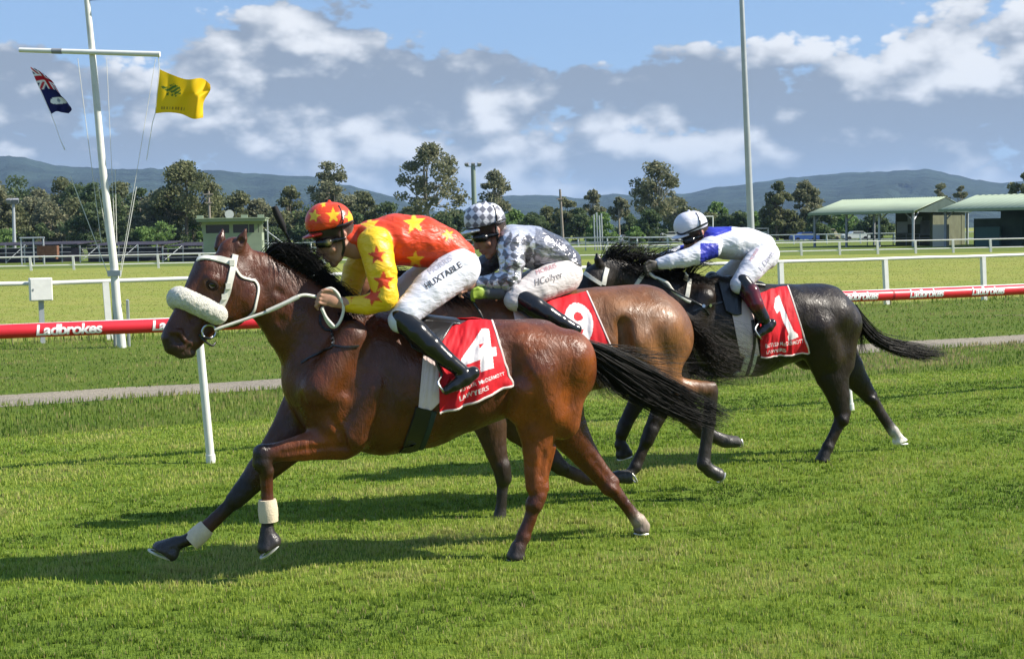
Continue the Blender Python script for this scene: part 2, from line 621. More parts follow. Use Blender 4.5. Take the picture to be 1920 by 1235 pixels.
def rail_word(sc, width):
    k = width / tw
    th = (TV[:, 1] - .005) * 1.0 / RAIL_R
    r_ = RAIL_R + .0035
    base = np.array(RN(sc, RAIL_N, RAIL_Z) - O)
    ev = np.array(EV); nv = np.array(NV)
    ph = .12
    P = base + TV[:, :1] * k * ev - nv * (r_ * np.cos(th + ph))[:, None] + np.array([0, 0, 1.]) * (r_ * np.sin(th + ph))[:, None]
    np_mesh('lettering', P, TT, M['letter'], root)


for u, v, wdt in ((128, 622, .50), (341, 611, .50), (-85, 633, .5), (560, 600, .5), (1607, 556, .44), (1731, 548, .44), (1846, 541, .44), (1962, 536, .44), (1480, 560, .44)):
    rail_word(on_line(u, v, RAIL_N)[1], wdt)
for (ub, vb, ut) in ((408, 878, 372), (1593, 770, 1574), (1000, 815, 980)):
    b_ = ground_at(ub, vb)
    tp, st = on_line(ut, 640 - .045 * ut, RAIL_N)
    tp = RN(st, RAIL_N, RAIL_Z - RAIL_R * .6)
    b2 = RN(b_.dot(EV), RAIL_N - .0, 0)
    pm = MB(); pm.tube([b2 - O, b2 - O + (tp - b2) * .07, b2 - O + (tp - b2) * .071, tp - O], [.040, .040, .034, .032], 14)
    pm.build('post', M['white'], root)


for t in np.arange(s_a + .8, s_b, 2.93):
    mb = MB(); mb.tube([RN(t - .012, RAIL_N, RAIL_Z + .004 * math.sin(t * 1.7)) - O, RN(t + .012, RAIL_N, RAIL_Z + .004 * math.sin(t * 1.7)) - O], RAIL_R + .0015, 18)
    mb.build('joint', mat('dark_red_joint', (.30, .012, .02), .5, .3) if t == s_a + .8 else bpy.data.materials['dark_red_joint'], root)


# ---- fences
def fence(name, label, A, B, posts, rails, post_size, m, rail_r=.035, base_lean=LEAN, round_rail=True, sub=24):
    A = Vector(A); B = Vector(B)
    ro = empty(name, A, 0, label, 'fence')
    d = (B - A); L = d.length; d.normalize(); rz = math.atan2(d.y, d.x)
    for z in rails:
        mb = MB()
        if round_rail:
            mb.tube([d * (L * i / sub) + Vector((0, 0, z + .006 * math.sin(i * 2.1))) for i in range(sub + 1)], rail_r, 10)
        else:
            mb.box(d * (L / 2) + Vector((0, 0, z)), (L, rail_r, rail_r * 2), rz)
        mb.build('rail', m, ro)
    top = max(rails)
    me = None
    for t in posts:
        if me is None:
            mb = MB()
            mb.box((0, 0, top / 2 - .05), (post_size, post_size * .8, top + .1 - rail_r * 1.2), 0)
            o = mb.build('post', m, ro, smooth=False); me = o.data
        else:
            o = bpy.data.objects.new('post', me); COL.objects.link(o); o.parent = ro
        o.location = d * t + Vector((0, 0, 0))
        o.rotation_euler = (0, -base_lean * (1 + .25 * math.sin(t * 3.3)), rz + .02 * math.sin(t * 5))
    return ro


F2N = 27.0
sA = on_line(-160, 560, F2N)[1]; sB = on_line(2080, 480, F2N)[1]
ps = []
s1 = on_line(1663, 520, F2N)[1]
k = math.ceil((sA - s1) / 3.05)
while s1 + k * 3.05 < sB:
    ps.append(s1 + k * 3.05 - sA); k += 1
fence('rail_fence', 'white single-rail fence with square posts behind the red running rail', RN(sA, F2N), RN(sB, F2N), ps, [1.11], .115, M['white'], .042)
A3 = (-44, 92.2, 0); B3 = (44, 101, 0)
L3 = (Vector(B3) - Vector(A3)).length
fence('rail_fence', 'white two-rail fence across the far side of the yellowish field', A3, B3, list(np.arange(.6, L3, 2.8)), [.93, .32], .15, M['white'], .045)
A4 = (-100, 235, 0); B4 = (70, 165, 0)
L4 = (Vector(B4) - Vector(A4)).length
fence('rail_fence', 'distant white two-rail fence in front of the tree line', A4, B4, list(np.arange(.6, L4, 4.2)), [1.2, .45], .16, M['white'], .06)

# ---- meter box on its post
pb, sb = on_line(80, 640, F2N - .15)
pb.z = 0
ro = empty('meter_box', pb, HD, 'white metal box on a short post against the white fence', 'box')
mb = MB(); mb.box((0, 0, .52), (.09, .07, 1.04), 0); mb.build('post', M['galv'], ro, False)
mb = MB(); mb.box((0, -.02, 1.0), (.40, .22, .42)); o = mb.build('cabinet', M['white'], ro, False)
bv = o.modifiers.new('b', 'BEVEL'); bv.width = .012; bv.segments = 2
mb = MB(); mb.box((0, -.137, 1.0), (.36, .012, .38)); mb.build('door', M['white'], ro, False)
mb = MB(); mb.box((-.14, -.147, 1.0), (.02, .012, .035)); mb.build('latch', M['steel'], ro, False)

# ---- flagpole with yard arm
FB = ground_at(229, 652)
FY = FB.y
top = at(157, -60, FY); cross = at(173, 98, FY)
ro = empty('flagpole', FB, 0, 'tall white flagpole with a crossarm and guy ropes', 'flagpole')
mb = MB()
mid = at(214, 500, FY)
mb.tube([FB - FB, at(218, 560, FY) - FB, mid - FB, at(192, 310, FY) - FB, cross - FB, top - FB], [.075, .075, .070, .062, .055, .045], 14)
mb.build('pole', M['whitedirty'], ro)
mb = MB(); mb.tube([at(39, 95, FY) - FB + Vector((0, -.07, 0)), at(302, 103, FY) - FB + Vector((0, -.07, 0))], [.040, .048], 12)
mb.build('crossarm', M['white'], ro)
mb = MB(); mb.tube([at(100, 97, FY) - FB + Vector((0, -.07, 0)), at(119, 97.4, FY) - FB + Vector((0, -.07, 0))], .0475, 12)
mb.build('tape_band', M['steel'], ro)
for du in (-13, 13):
    mb = MB(); p0 = ground_at(229 + du, 650); mb.tube([p0 - FB, at(226 + du, 562, FY) - FB], .028, 8); mb.build('bracket', M['galv'], ro)
mb = MB(); mb.box(at(216, 512, FY) - FB + Vector((0, -.06, 0)), (.22, .06, .10)); mb.build('cleat', M['galv'], ro, False)
for (ua, va, ub, vb, r) in ((146, 110, 190, 455, .006), (200, 110, 218, 500, .005), (292, 110, 226, 505, .005), (132, 330, 205, 520, .007), (182, 335, 202, 455, .006), (216, 318, 219, 455, .006), (256, 350, 226, 520, .008)):
    mb = MB(); mb.tube([at(ua, va, FY + .1) - FB, at(ub, vb, FY + .06) - FB], r, 5); mb.build('rope', M['whitedirty'], ro)


def flag(name, grid_px, Y, label, colf, nu=70, nv=50, bulge=.12, hz=1.0):
    """cloth through a px control net (rows top->bottom, columns hoist->fly), rippled in depth"""
    G = np.array(grid_px, float)
    rows = np.array([resample(np.c_[r, np.zeros(len(r))], nu)[:, :2] for r in G])
    net = np.array([resample(np.c_[rows[:, j], np.zeros(len(rows))], nv)[:, :2] for j in range(nu)])  # nu,nv,2
    O_ = at(*net[0, 0], Y)
    V = []; C = []
    for i in range(nu):
        for j in range(nv):
            a, b = i / (nu - 1), j / (nv - 1)
            off = bulge * a * (math.sin(9 * a * hz - 3.0 * b) + .5 * math.sin(15 * a * hz + 6 * b + 1)) 
            V.append(at(*net[i, j], Y + off) - O_)
            C.append(colf(a, b))
    F = [(i * nv + j, i * nv + j + 1, (i + 1) * nv + j + 1, (i + 1) * nv + j) for i in range(nu - 1) for j in range(nv - 1)]
    o = np_mesh(name, [tuple(v) for v in V], F, flag_mat, None, True, C)
    o.location = O_
    return tag(o, label, 'flag', 'flags on the flagpole')


flag_mat = mat('flag_cloth', (.5, .5, .5), .7, .2, attr=True, trans=.3, bump=.15, bscale=40)
YEL = (.78, .52, .012); NAVY = (.012, .014, .085); RED = (.45, .015, .03); WHT = (.75, .75, .75); GRN = (.08, .17, .03)
_hr = [(.24, .40, .17, .06), (.36, .36, .08, .12), (.40, .50, .05, .05), (.20, .52, .025, .10), (.29, .50, .022, .12), (.35, .52, .022, .11), (.27, .30, .05, .06), (.31, .24, .035, .04)]


def col_yellow(a, b):
    for (x, y, rx, ry) in _hr:
        if ((a - x) / rx) ** 2 + ((b - y) / ry) ** 2 < 1 and math.sin(60 * a + 50 * b) > -.75:
            return GRN
    if .86 < b < .93 and .1 < a < .55 and math.sin(a * 120) > -.1:
        return (.30, .20, .02)
    return YEL


def col_navy(a, b):
    if b < .45 and a < 1.0:
        x, y = a, b / .45
        d1 = abs(x - y); d2 = abs(x + y - 1)
        if abs(x - .5) < .09 or abs(y - .5) < .11: return RED
        if abs(x - .5) < .16 or abs(y - .5) < .2: return WHT
        if min(d1, d2) < .07: return RED
        if min(d1, d2) < .16: return WHT
        return NAVY
    if ((a - .45) / .3) ** 2 + ((b - .74) / .085) ** 2 < 1:
        return WHT if abs(a - .45) + abs(b - .74) > .06 else (.25, .3, .4)
    return NAVY


flag('flag', [[(299, 130), (322, 140), (350, 149), (378, 147), (394, 158)], [(296, 155), (320, 165), (345, 168), (372, 172), (394, 170)], [(294, 180), (318, 185), (345, 184), (368, 184), (382, 192)], [(291, 213), (315, 211), (340, 214), (362, 223), (381, 221)]],
     FY, 'yellow flag with a green horse emblem flying from the crossarm', col_yellow)
flag('flag', [[(57, 126), (68, 130), (78, 136), (86, 142)], [(67, 150), (80, 148), (92, 152), (100, 155)], [(78, 172), (92, 170), (106, 172), (115, 180)], [(88, 195), (104, 190), (122, 190), (134, 203)], [(96, 214), (106, 209), (116, 211), (129, 213)]],
     FY, 'navy flag with a red and white corner hanging in folds from the crossarm', col_navy, bulge=.06)
flag('flag', [[(167, -30), (178, -38), (200, -32), (226, -40)], [(168, -14), (180, -18), (204, -16), (226, -24)], [(169, 2), (180, 1), (200, -1), (222, -9)]], FY, 'dark blue flag hoisted highest on the pole, cut by the top of the photo', lambda a, b: NAVY if b < .9 else (.3, .33, .5), bulge=.05)
mb = MB(); h0 = at(46, 103, FY - .07)
mb.tube([at(57, 126, FY) - h0 + Vector((0,.01,0)), at(66, 150, FY) - h0 + Vector((0,.03,0)), at(96, 214, FY) - h0, at(104, 235, FY) - h0, at(113, 262, FY) - h0, at(122, 281, FY) - h0], [.004, .004, .006, .005, .006, .012], 5)
o = mb.build('halyard', M['white'], None); o.location = h0; tag(o, 'white halyard rope dangling below the navy flag', 'rope')
mb = MB(); h0 = at(297, 106, FY - .07)
mb.tube([Vector((0, 0, 0)), at(299, 130, FY) - h0, at(291, 213, FY) - h0, at(286, 230, FY) - h0, at(275, 300, FY) - h0], .007, 5)
o = mb.build('halyard', M['white'], None); o.location = h0; tag(o, 'white halyard rope along the edge of the yellow flag', 'rope')


# ---- poles
def light_pole(label, ub, vb, ut, vt, Y, r0, r1, m, lamps=True, name='light_pole', wpx=26):
    b = at(ub, vb, Y); b.z = 0
    t = at(ut, vt, Y)
    ro = empty(name, b, 0, label, 'pole')
    mb = MB(); mb.tube([Vector((0, 0, 0)), (t - b) * .5, t - b], [r0, (r0 + r1) / 2, r1], 12); mb.build('mast', m, ro)
    if lamps:
        w_ = wpx / FPX * Y * .5
        mb = MB(); mb.box(t - b, (w_ * 2, .15, .12)); mb.build('bracket', m, ro, False)
        for sx in (-.9, 0, .9):
            mb = MB(); mb.box(t - b + Vector((sx * w_, -.15, .28)), (.55, .35, .42), .3 * sx, tilt=Matrix.Rotation(.5, 3, 'X')); mb.build('floodlight', M['steel'], ro, False)
    return ro


light_pole('tall grey tapered light pole rising above the rider in white and blue', 1411, 470, 1389, -40, 62, .17, .10, M['galv'], False)
light_pole('green-grey floodlight mast above the tree line behind the checkered cap', 892, 470, 887, 312, 200, .42, .32, mat('mast_paint', (.22, .27, .23), .7, .2), True)
light_pole('short pole with two small floodlights at the far left', 27, 470, 25, 382, 140, .20, .14, M['galv'], True, wpx=13)


def power_pole(label, ub, ut, vt, Y, arms):
    b = at(ub, 460, Y); b.z = 0; t = at(ut, vt, Y)
    ro = empty('power_pole', b, 0, label, 'pole', 'timber power poles')
    mb = MB(); mb.tube([Vector((0, 0, 0)), t - b], [.22, .15], 9); mb.build('mast', M['wood'], ro)
    for (dv, wpx) in arms:
        mb = MB(); c = (t - b) + Vector((0, -.2, -dv / FPX * Y)); mb.box(c, (wpx / FPX * Y, .14, .16), .25); mb.build('crossarm', M['wood'], ro, False)
    return ro


power_pole('timber power pole with two crossarms above the green hut', 395, 391, 358, 190, ((6, 18), (22, 14)))
power_pole('slim timber power pole with one crossarm right of the checkered cap', 1056, 1050, 355, 190, ((18, 14),))


# ---- green judges' hut
HY = 112.0
hb = at(437, 480, HY); hb.z = 0
ro = empty('judges_hut', hb, .12, 'small pale green hut with a flat roof and dark windows behind the bay horse', 'hut')
S = HY / FPX
W_, D_, H_ = 108 * S, 3.4, at(437, 415, HY).z
mb = MB(); mb.box((0, D_ / 2, H_ * .36), (W_, D_, H_ * .72)); mb.build('wall', M['green_wall'], ro, False)
for x in (-.5, -.02, .42, .5):
    mb = MB(); mb.box((x * W_ * .965, .12, H_ * .86), (.30, .22, H_ * .28)); mb.build('window_post', M['green_wall'], ro, False)
mb = MB(); mb.box((0, D_ / 2, H_ * .962), (W_, D_, H_ * .075)); mb.build('wall_top', M['green_wall'], ro, False)
mb = MB(); mb.box((0, D_ - .1, H_ * .8), (W_ * .98, .12, H_ * .3)); mb.build('back_wall', M['green_wall'], ro, False)
for x, w_ in ((-.255, .42), (.20, .36), (.455, .05)):
    mb = MB(); mb.box((x * W_ * .97, .16, H_ * .82), (w_ * W_, .05, H_ * .21)); mb.build('window', M['glass'], ro, False)
mb = MB(); mb.box((W_ * .28, .10, H_ * .82), (.05, .06, H_ * .21)); mb.build('window_bar', M['green_wall'], ro, False)
mb = MB(); mb.box((0, D_ / 2 - .3, H_ + .10), (W_ * 1.16, D_ + 1.6, .22)); mb.build('roof', M['green_fascia'], ro, False)
mb = MB(); mb.box((0, D_ / 2 - .35, H_ + .24), (W_ * 1.19, D_ + 1.7, .07)); mb.build('roof_edge', M['green_roof'], ro, False)
for x in (-.53, .22, .50):
    mb = MB(); mb.box((x * W_, -.5, H_ + .38), (.5, .35, .24)); mb.build('roof_vent', M['green_roof'], ro, False)
mb = MB(); mb.tube([(-.1, -.7, H_ + .55), (-.1, -1.15, H_ + .55)], [.12, .36], 14); mb.tube([(-.1, -.9, H_ + .2), (-.1, -.8, H_ + .5)], .05, 6); mb.build('loudspeaker_horn', M['white'], ro)
mb = MB(); mb.tube([(W_ * .6, .2, 0), (W_ * .6, .2, H_ + .1)], .06, 8); mb.build('downpipe', M['galv'], ro)
mb = MB()
for k in range(7):
    mb.box((W_ * .55 + .35 * k, 1.2, H_ * .52 - .28 * k), (.4, 1.0, .05))
mb.tube([(W_ * .55, .7, H_ * .52 + .9), (W_ * .55 + 2.4, .7, H_ * .52 - 1.0)], .04, 6)
mb.build('staircase', M['galv'], ro, False)


# ---- open stall sheds at right
def corrugated(V0, du, dv, nrib, m, name, parent, amp=.05, thick=.06):
    """sheet metal roof plane V0 + a*du + b*dv with ribs running along dv"""
    V = []; F = []
    nrm = Vector(du).cross(Vector(dv)).normalized()
    n = nrib * 4
    for i in range(n + 1):
        o_ = nrm * (amp if i % 4 in (1, 2) else 0)
        for b in (0, 1):
            V.append(tuple(Vector(V0) + Vector(du) * (i / n) + Vector(dv) * b + o_))
    for i in range(n):
        F.append((2 * i, 2 * i + 2, 2 * i + 3, 2 * i + 1))
    o = np_mesh(name, V, F, m, parent)
    sl = o.modifiers.new('s', 'SOLIDIFY'); sl.thickness = thick
    return o


def shed(label, u0, Y, L, hd, he=3.6, hr=4.9, rz=math.radians(-38)):
    c = at(u0, 440, Y); c.z = 0
    depth = hd * 2
    ro = empty('stall_shed', c, rz, label, 'shed')
    corrugated((0, -.6, he - .12), (L, 0, 0), (0, depth / 2 + .6, hr - he + .12), 40, M['green_roof'], 'roof', ro)
    corrugated((L, depth + .6, he - .12), (-L, 0, 0), (0, -depth / 2 - .58, hr - he + .12), 40, M['green_roof'], 'roof', ro)
    mb = MB(); mb.box((L / 2, -.64, he - .22), (L, .06, .22)); mb.build('fascia', M['green_fascia'], ro, False)
    for xx in (.04, L - .04):
        mb = MB(); mb.add([(xx, 0, he - .25), (xx, depth, he - .25), (xx, depth / 2, hr - .12), (xx + .08, 0, he - .25), (xx + .08, depth, he - .25), (xx + .08, depth / 2, hr - .12)],
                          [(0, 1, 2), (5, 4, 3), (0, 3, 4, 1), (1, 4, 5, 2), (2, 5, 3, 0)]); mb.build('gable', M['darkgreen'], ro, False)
    npost = 4
    for i in range(npost):
        for y in (0.1, depth - .1):
            mb = MB(); x = .4 + (L - .8) * i / (npost - 1)
            mb.box((x, y, (he - .1) / 2), (.2, .2, he - .1)); mb.build('post', M['steel'] if i < 2 else M['galv'], ro, False)
            if y < 1:
                mb = MB(); mb.tube([(x, y, he - 1.1), (x + (.9 if i < npost - 1 else -.9), y, he - .2)], .07, 6); mb.build('brace', M['steel'], ro, False)
    mb = MB(); mb.tube([(L - .4, .1, he - 1.1), (L - .4, 1.6, he - .1)], .07, 6); mb.build('brace', M['galv'], ro, False)
    return ro, depth


ro, dp = shed('open shed with a pale green gable roof and posts, standing left of its twin', 1520, 142, 11.2, 7.5)
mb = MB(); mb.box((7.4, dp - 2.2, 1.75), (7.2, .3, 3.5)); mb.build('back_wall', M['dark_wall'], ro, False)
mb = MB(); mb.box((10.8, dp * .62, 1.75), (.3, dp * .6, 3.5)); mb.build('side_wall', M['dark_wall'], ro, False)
for x, z, w_, h_ in ((4.6, 1.6, 1.2, 1.2), (6.0, 2.3, 1.6, .8), (8.2, 1.5, 3.2, 1.6)):
    mb = MB(); mb.box((x, dp - 2.42, z + .3), (w_, .12, h_)); mb.build('notice_board', M['steel'] if w_ > 3 else M['galv'], ro, False)
for z in (.8, 1.2):
    mb = MB(); mb.tube([(3.5, 6, z), (10.5, 6, z)], .05, 6); mb.build('hitching_rail', M['steel'], ro)
for x in np.linspace(3.5, 10.5, 6):
    mb = MB(); mb.tube([(x, 6, 0), (x, 6, 1.2)], .05, 6); mb.build('hitching_post', M['steel'], ro)
ro2, dp2 = shed('second open shed with a pale green roof, cut by the right edge of the photo', 1764, 130, 24, 9.0)
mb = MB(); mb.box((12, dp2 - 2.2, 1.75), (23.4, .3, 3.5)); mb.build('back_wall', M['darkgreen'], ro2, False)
mb = MB(); mb.box((3.6, 5.2, 1.3), (4.6, .25, 2.6)); mb.build('partition', M['darkgreen'], ro2, False)
mb = MB(); mb.box((3.0, 4.2, .9), (2.3, .6, 1.8)); mb.build('feed_bin', mat('teal_sheet', (.08, .16, .15), .6, .3), ro2, False)
mb = MB(); mb.box((-.6, 1.6, 1.05), (1.3, .8, 2.1)); mb.build('cupboard', mat('beige_sheet', (.42, .40, .33), .7, .2), ro2, False)
mb = MB(); mb.box((10.5, dp2 - 2.42, 2.0), (1.5, .1, 1.2)); mb.build('notice_board', M['galv'], ro2, False)
mb = MB(); mb.tube([(7.6, 3, 0), (7.6, 3, 2.2)], .12, 8); mb.build('inner_post', M['galv'], ro2)
for k in range(4):
    mb = MB(); mb.box((9.5 + 3.2 * k, dp2 - 5, 1.3), (.12, 5, 2.6)); mb.build('stall_wall', M['dark_wall'], ro2, False)

# ---- tie-up yards at left behind the two-rail fence
for i, (u0, u1, Y, hgt, lab) in enumerate(((-60, 130, 128, 1.7, 'steel tie-up yard with dark shade panels at the far left'), (150, 300, 124, 1.55, 'dark steel tie-up yard behind the flagpole'), (305, 425, 118, 1.4, 'dark steel tie-up yard beside the green hut'))):
    a = at(u0, 480, Y); b = at(u1, 480, Y)
    L = b.x - a.x
    ro = empty('tie_up_yard', (a.x, Y, 0), .06, lab, 'yard', 'horse yards')
    mb = MB(); mb.box((L / 2, 3, hgt * .42), (L, .12, hgt * .80)); mb.build('shade_panel', M['shade'], ro, False)
    mb = MB(); mb.box((L / 2, 7, hgt + .1), (L, 9, .08), tilt=Matrix.Rotation(.03, 3, 'X')); mb.build('shade_roof', M['shade'], ro, False)
    for z in (.5, .95, 1.4):
        mb = MB(); mb.tube([(0, 0, z * hgt / 1.7), (L, 0, z * hgt / 1.7)], .035, 6); mb.build('rail', M['steel'], ro)
    for k in range(int(L / 1.7) + 1):
        mb = MB(); mb.box((k * 1.7, .06, hgt / 2), (.1, .1, hgt)); mb.build('post', M['steel'] if k % 3 else M['galv'], ro, False)
    for k in range(int(L / 3.4)):
        mb = MB(); mb.tube([(k * 3.4, 0, .1), (k * 3.4 + 1.4, 1.5, hgt)], .03, 5); mb.build('brace', M['galv'], ro)
a = at(40, 470, 120)
ro = empty('yard_gate', (a.x, 120, 0), 0, 'tall grey steel gate frame standing over the yards at far left', 'gate')
Lg = 42 * 120 / FPX
mb = MB(); zt = at(60, 446, 120).z
for x in (0, Lg * .55, Lg): mb.tube([(x, 0, 0), (x, 0, zt)], .07, 6)
mb.tube([(-.1, 0, zt), (Lg + .1, 0, zt)], .08, 6)
mb.build('frame', M['galv'], ro)
mb = MB()
for k in range(5): mb.tube([(0, 0, .4 + .35 * k), (Lg, 0, .4 + .35 * k)], .035, 5)
mb.build('bars', M['steel'], ro)
a = at(90, 470, 118)
mb = MB(); mb.box((0, 0, .75), (1.7, .6, .8)); mb.box((-.7, 0, .2), (.12, .5, .4)); mb.box((.7, 0, .2), (.12, .5, .4))
o = mb.build('feed_trough', M['rust'], None, False); o.location = (a.x, 118, .45); tag(o, 'rusty brown trough on legs by the yard gate', 'trough')

# grey rails and pens in the middle distance
for (u0, u1, Y, hgt, lab) in ((900, 1180, 150, 1.2, 'low grey rail yard in front of the trees, right of the checkered cap'), (1180, 1270, 135, 1.15, 'low grey rail yard in front of the trees, above the black mane')):
    a = at(u0, 470, Y); b = at(u1, 470, Y); L = b.x - a.x
    ro = empty('rail_yard', (a.x, Y, 0), -.03, lab, 'yard', 'horse yards')
    for z in (.35, .75, 1.15):
        mb = MB(); mb.tube([(0, 0, z * hgt), (L, 0, z * hgt)], .06, 6); mb.build('rail', M['galv'], ro)
    for k in range(int(L / 1.9) + 1):
        mb = MB(); mb.box((k * 1.9, .1, hgt * .6), (.13, .13, hgt * 1.2)); mb.build('post', M['wood'] if k % 2 else M['galv'], ro, False)
a = at(1115, 470, 150)
ro = empty('steel_mast_cluster', (a.x, 150, 0), 0, 'cluster of four slim grey steel posts standing in the middle distance', 'posts')
for k, (du, vt) in enumerate(((0, 402), (6, 398), (10, 404), (15, 400))):
    t = at(1115 + du, vt, 150); mb = MB(); mb.tube([(t.x - a.x, (k % 2) * .8, 0), (t.x - a.x - .1, (k % 2) * .8, t.z)], .09, 6); mb.build('post', M['galv'], ro)
a = at(1320, 470, 120)
mb = MB(); zt = at(1330, 406, 120).z; w_ = 17 * 120 / FPX
for x in (0, w_): mb.tube([(x, 0, 0), (x, 0, zt)], .06, 6)
mb.tube([(-.05, 0, zt), (w_ + .05, 0, zt)], .06, 6)
o = mb.build('goal_frame', M['white'], None); o.location = (a.x, 120, 0); tag(o, 'white square steel frame behind the white cap', 'frame')
a = at(1426, 470, 110); zt = at(1426, 427, 110).z
ro = empty('steel_cabinet', (a.x, 110, 0), 0, 'grey steel cabinet frame just right of the tall light pole', 'cabinet')
mb = MB(); w_ = 28 * 110 / FPX
mb.box((-w_ / 2, 0, zt / 2), (.1, .3, zt)); mb.box((w_ / 2, 0, zt / 2), (.1, .3, zt)); mb.box((0, 0, zt - .05), (w_, .3, .12)); mb.build('frame', M['steel'], ro, False)
mb = MB(); mb.box((0, .1, zt * .46), (w_ * .86, .15, zt * .8)); mb.build('panel', M['galv'], ro, False)


# ---- far cars
def car(u, Y, label, paint, van=False, L=4.3):
    p = at(u, 460, Y)
    ro = empty('parked_car', (p.x, Y, 0), .15, label, 'car', 'cars parked under the trees')
    H = 1.45 if not van else 1.9
    prof = [(-L / 2, .35), (-L / 2, .85), (-L * .42, .95), (-L * .28, H if van else 1.0), (-L * .14, H), (L * .22, H), (L * .38, .98), (L / 2, .92), (L / 2, .35)]
    V = [(x, y, z) for y in (-.82, .82) for x, z in prof]; n = len(prof)
    F = [tuple(range(n)), tuple(reversed(range(n, 2 * n)))] + [(i, (i + 1) % n + 0, (i + 1) % n + n, i + n)[::-1] for i in range(n)]
    mb = MB(); mb.add(V, F); mb.build('body', paint, ro, False)
    mb = MB(); mb.box((.05 * L, 0, H - .28), (L * .42, 1.67, .34)); mb.build('window', M['glass'], ro, False)
    for x in (-.31, .31):
        for y in (-.78, .78):
            mb = MB(); mb.tube([(x * L, y - .1, .33), (x * L, y + .1, .33)], .33, 12); mb.build('wheel', M['black'], ro)


car(1508, 215, 'blue car parked under the trees left of the open shed', mat('blue_car_paint', (.04, .10, .35), .3, .5))
car(1551, 228, 'cream van seen between the posts of the open shed', mat('cream_car_paint', (.6, .53, .36), .4, .5), True)
car(1604, 220, 'white car parked behind the posts of the open shed', mat('white_car_paint', (.7, .7, .68), .3, .5))
car(1172, 240, 'white car far off under the gum trees', mat('silver_car_paint', (.62, .63, .65), .3, .5))
car(1253, 242, 'white van far off behind the white cap', mat('pale_car_paint', (.66, .66, .66), .3, .5), True)

# ---- hills
hill_mat = mat('forested_hills', (.024, .038, .028), .95, .05, var=.5, vscale=.006, bump=1.0, bscale=.012, bdist=40)


def hills(name, prof, Y, seed, depth):
    us = np.array([p[0] for p in prof], float); vs_ = np.array([p[1] for p in prof], float)
    r = np.random.default_rng(seed)
    U = np.linspace(us[0], us[-1], 260)
    Vv = np.interp(U, us, vs_)
    rows = 14
    V = []
    for i, (u, v) in enumerate(zip(U, Vv)):
        P = at(u, v, Y)
        nz = fbm(np.array([u * .05]), np.array([seed * 7.]), 4)[0] - .5
        zt = P.z * (1 + .05 * nz)
        for j in range(rows):
            t = j / (rows - 1)
            spur = (fbm(np.array([u * .012 + t * .8]), np.array([t * 2.5 + seed]), 4)[0] - .5)
            y = Y - depth * (1 - t) + spur * depth * .5 * math.sin(t * math.pi)
            V.append((P.x * y / Y, y, max(-20, zt * (t ** 1.15) * (1 + .35 * spur * math.sin(math.pi * t)) - 5 * (1 - t))))
    F = [(i * rows + j, (i + 1) * rows + j, (i + 1) * rows + j + 1, i * rows + j + 1) for i in range(len(U) - 1) for j in range(rows - 1)]
    o = np_mesh(name, V, F, hill_mat, None, True)
    return tag(o, kind='structure')


hills('hills', [(-900, 300), (-500, 270), (-200, 285), (0, 291), (50, 297), (110, 312), (190, 316), (300, 317), (420, 321), (500, 328), (580, 330), (640, 345), (700, 358), (780, 385), (900, 420), (1000, 450)], 4200, 3, 2200)
hills('hills', [(800, 440), (900, 375), (960, 366), (1030, 366), (1090, 372), (1150, 362), (1200, 368), (1290, 362), (1340, 351), (1400, 345), (1500, 331), (1600, 324), (1690, 320), (1735, 317), (1775, 324), (1830, 338), (1880, 343), (1960, 338), (2100, 325), (2500, 350), (2900, 390)], 4800, 5, 2600)

# ---- trees
leaf_mat = mat('leaf', (.05, .08, .03), .6, .25, attr=True, trans=.42)
bark_mat = mat('bark', (.30, .27, .22), .9, .1, var=.3, vscale=1.5)
bark_dark = mat('dark_bark', (.14, .115, .09), .9, .1, var=.3, vscale=1.5)
PALS = {'gum': [(0.114, 0.132, 0.073), (0.202, 0.211, 0.121), (0.316, 0.302, 0.184)],
        'olive': [(0.085, 0.109, 0.054), (0.157, 0.174, 0.080), (0.243, 0.241, 0.121)],
        'dark': [(0.052, 0.082, 0.041), (0.100, 0.145, 0.061), (0.172, 0.216, 0.086)],
        'green': [(0.085, 0.157, 0.047), (0.157, 0.253, 0.073), (0.243, 0.350, 0.108)]}


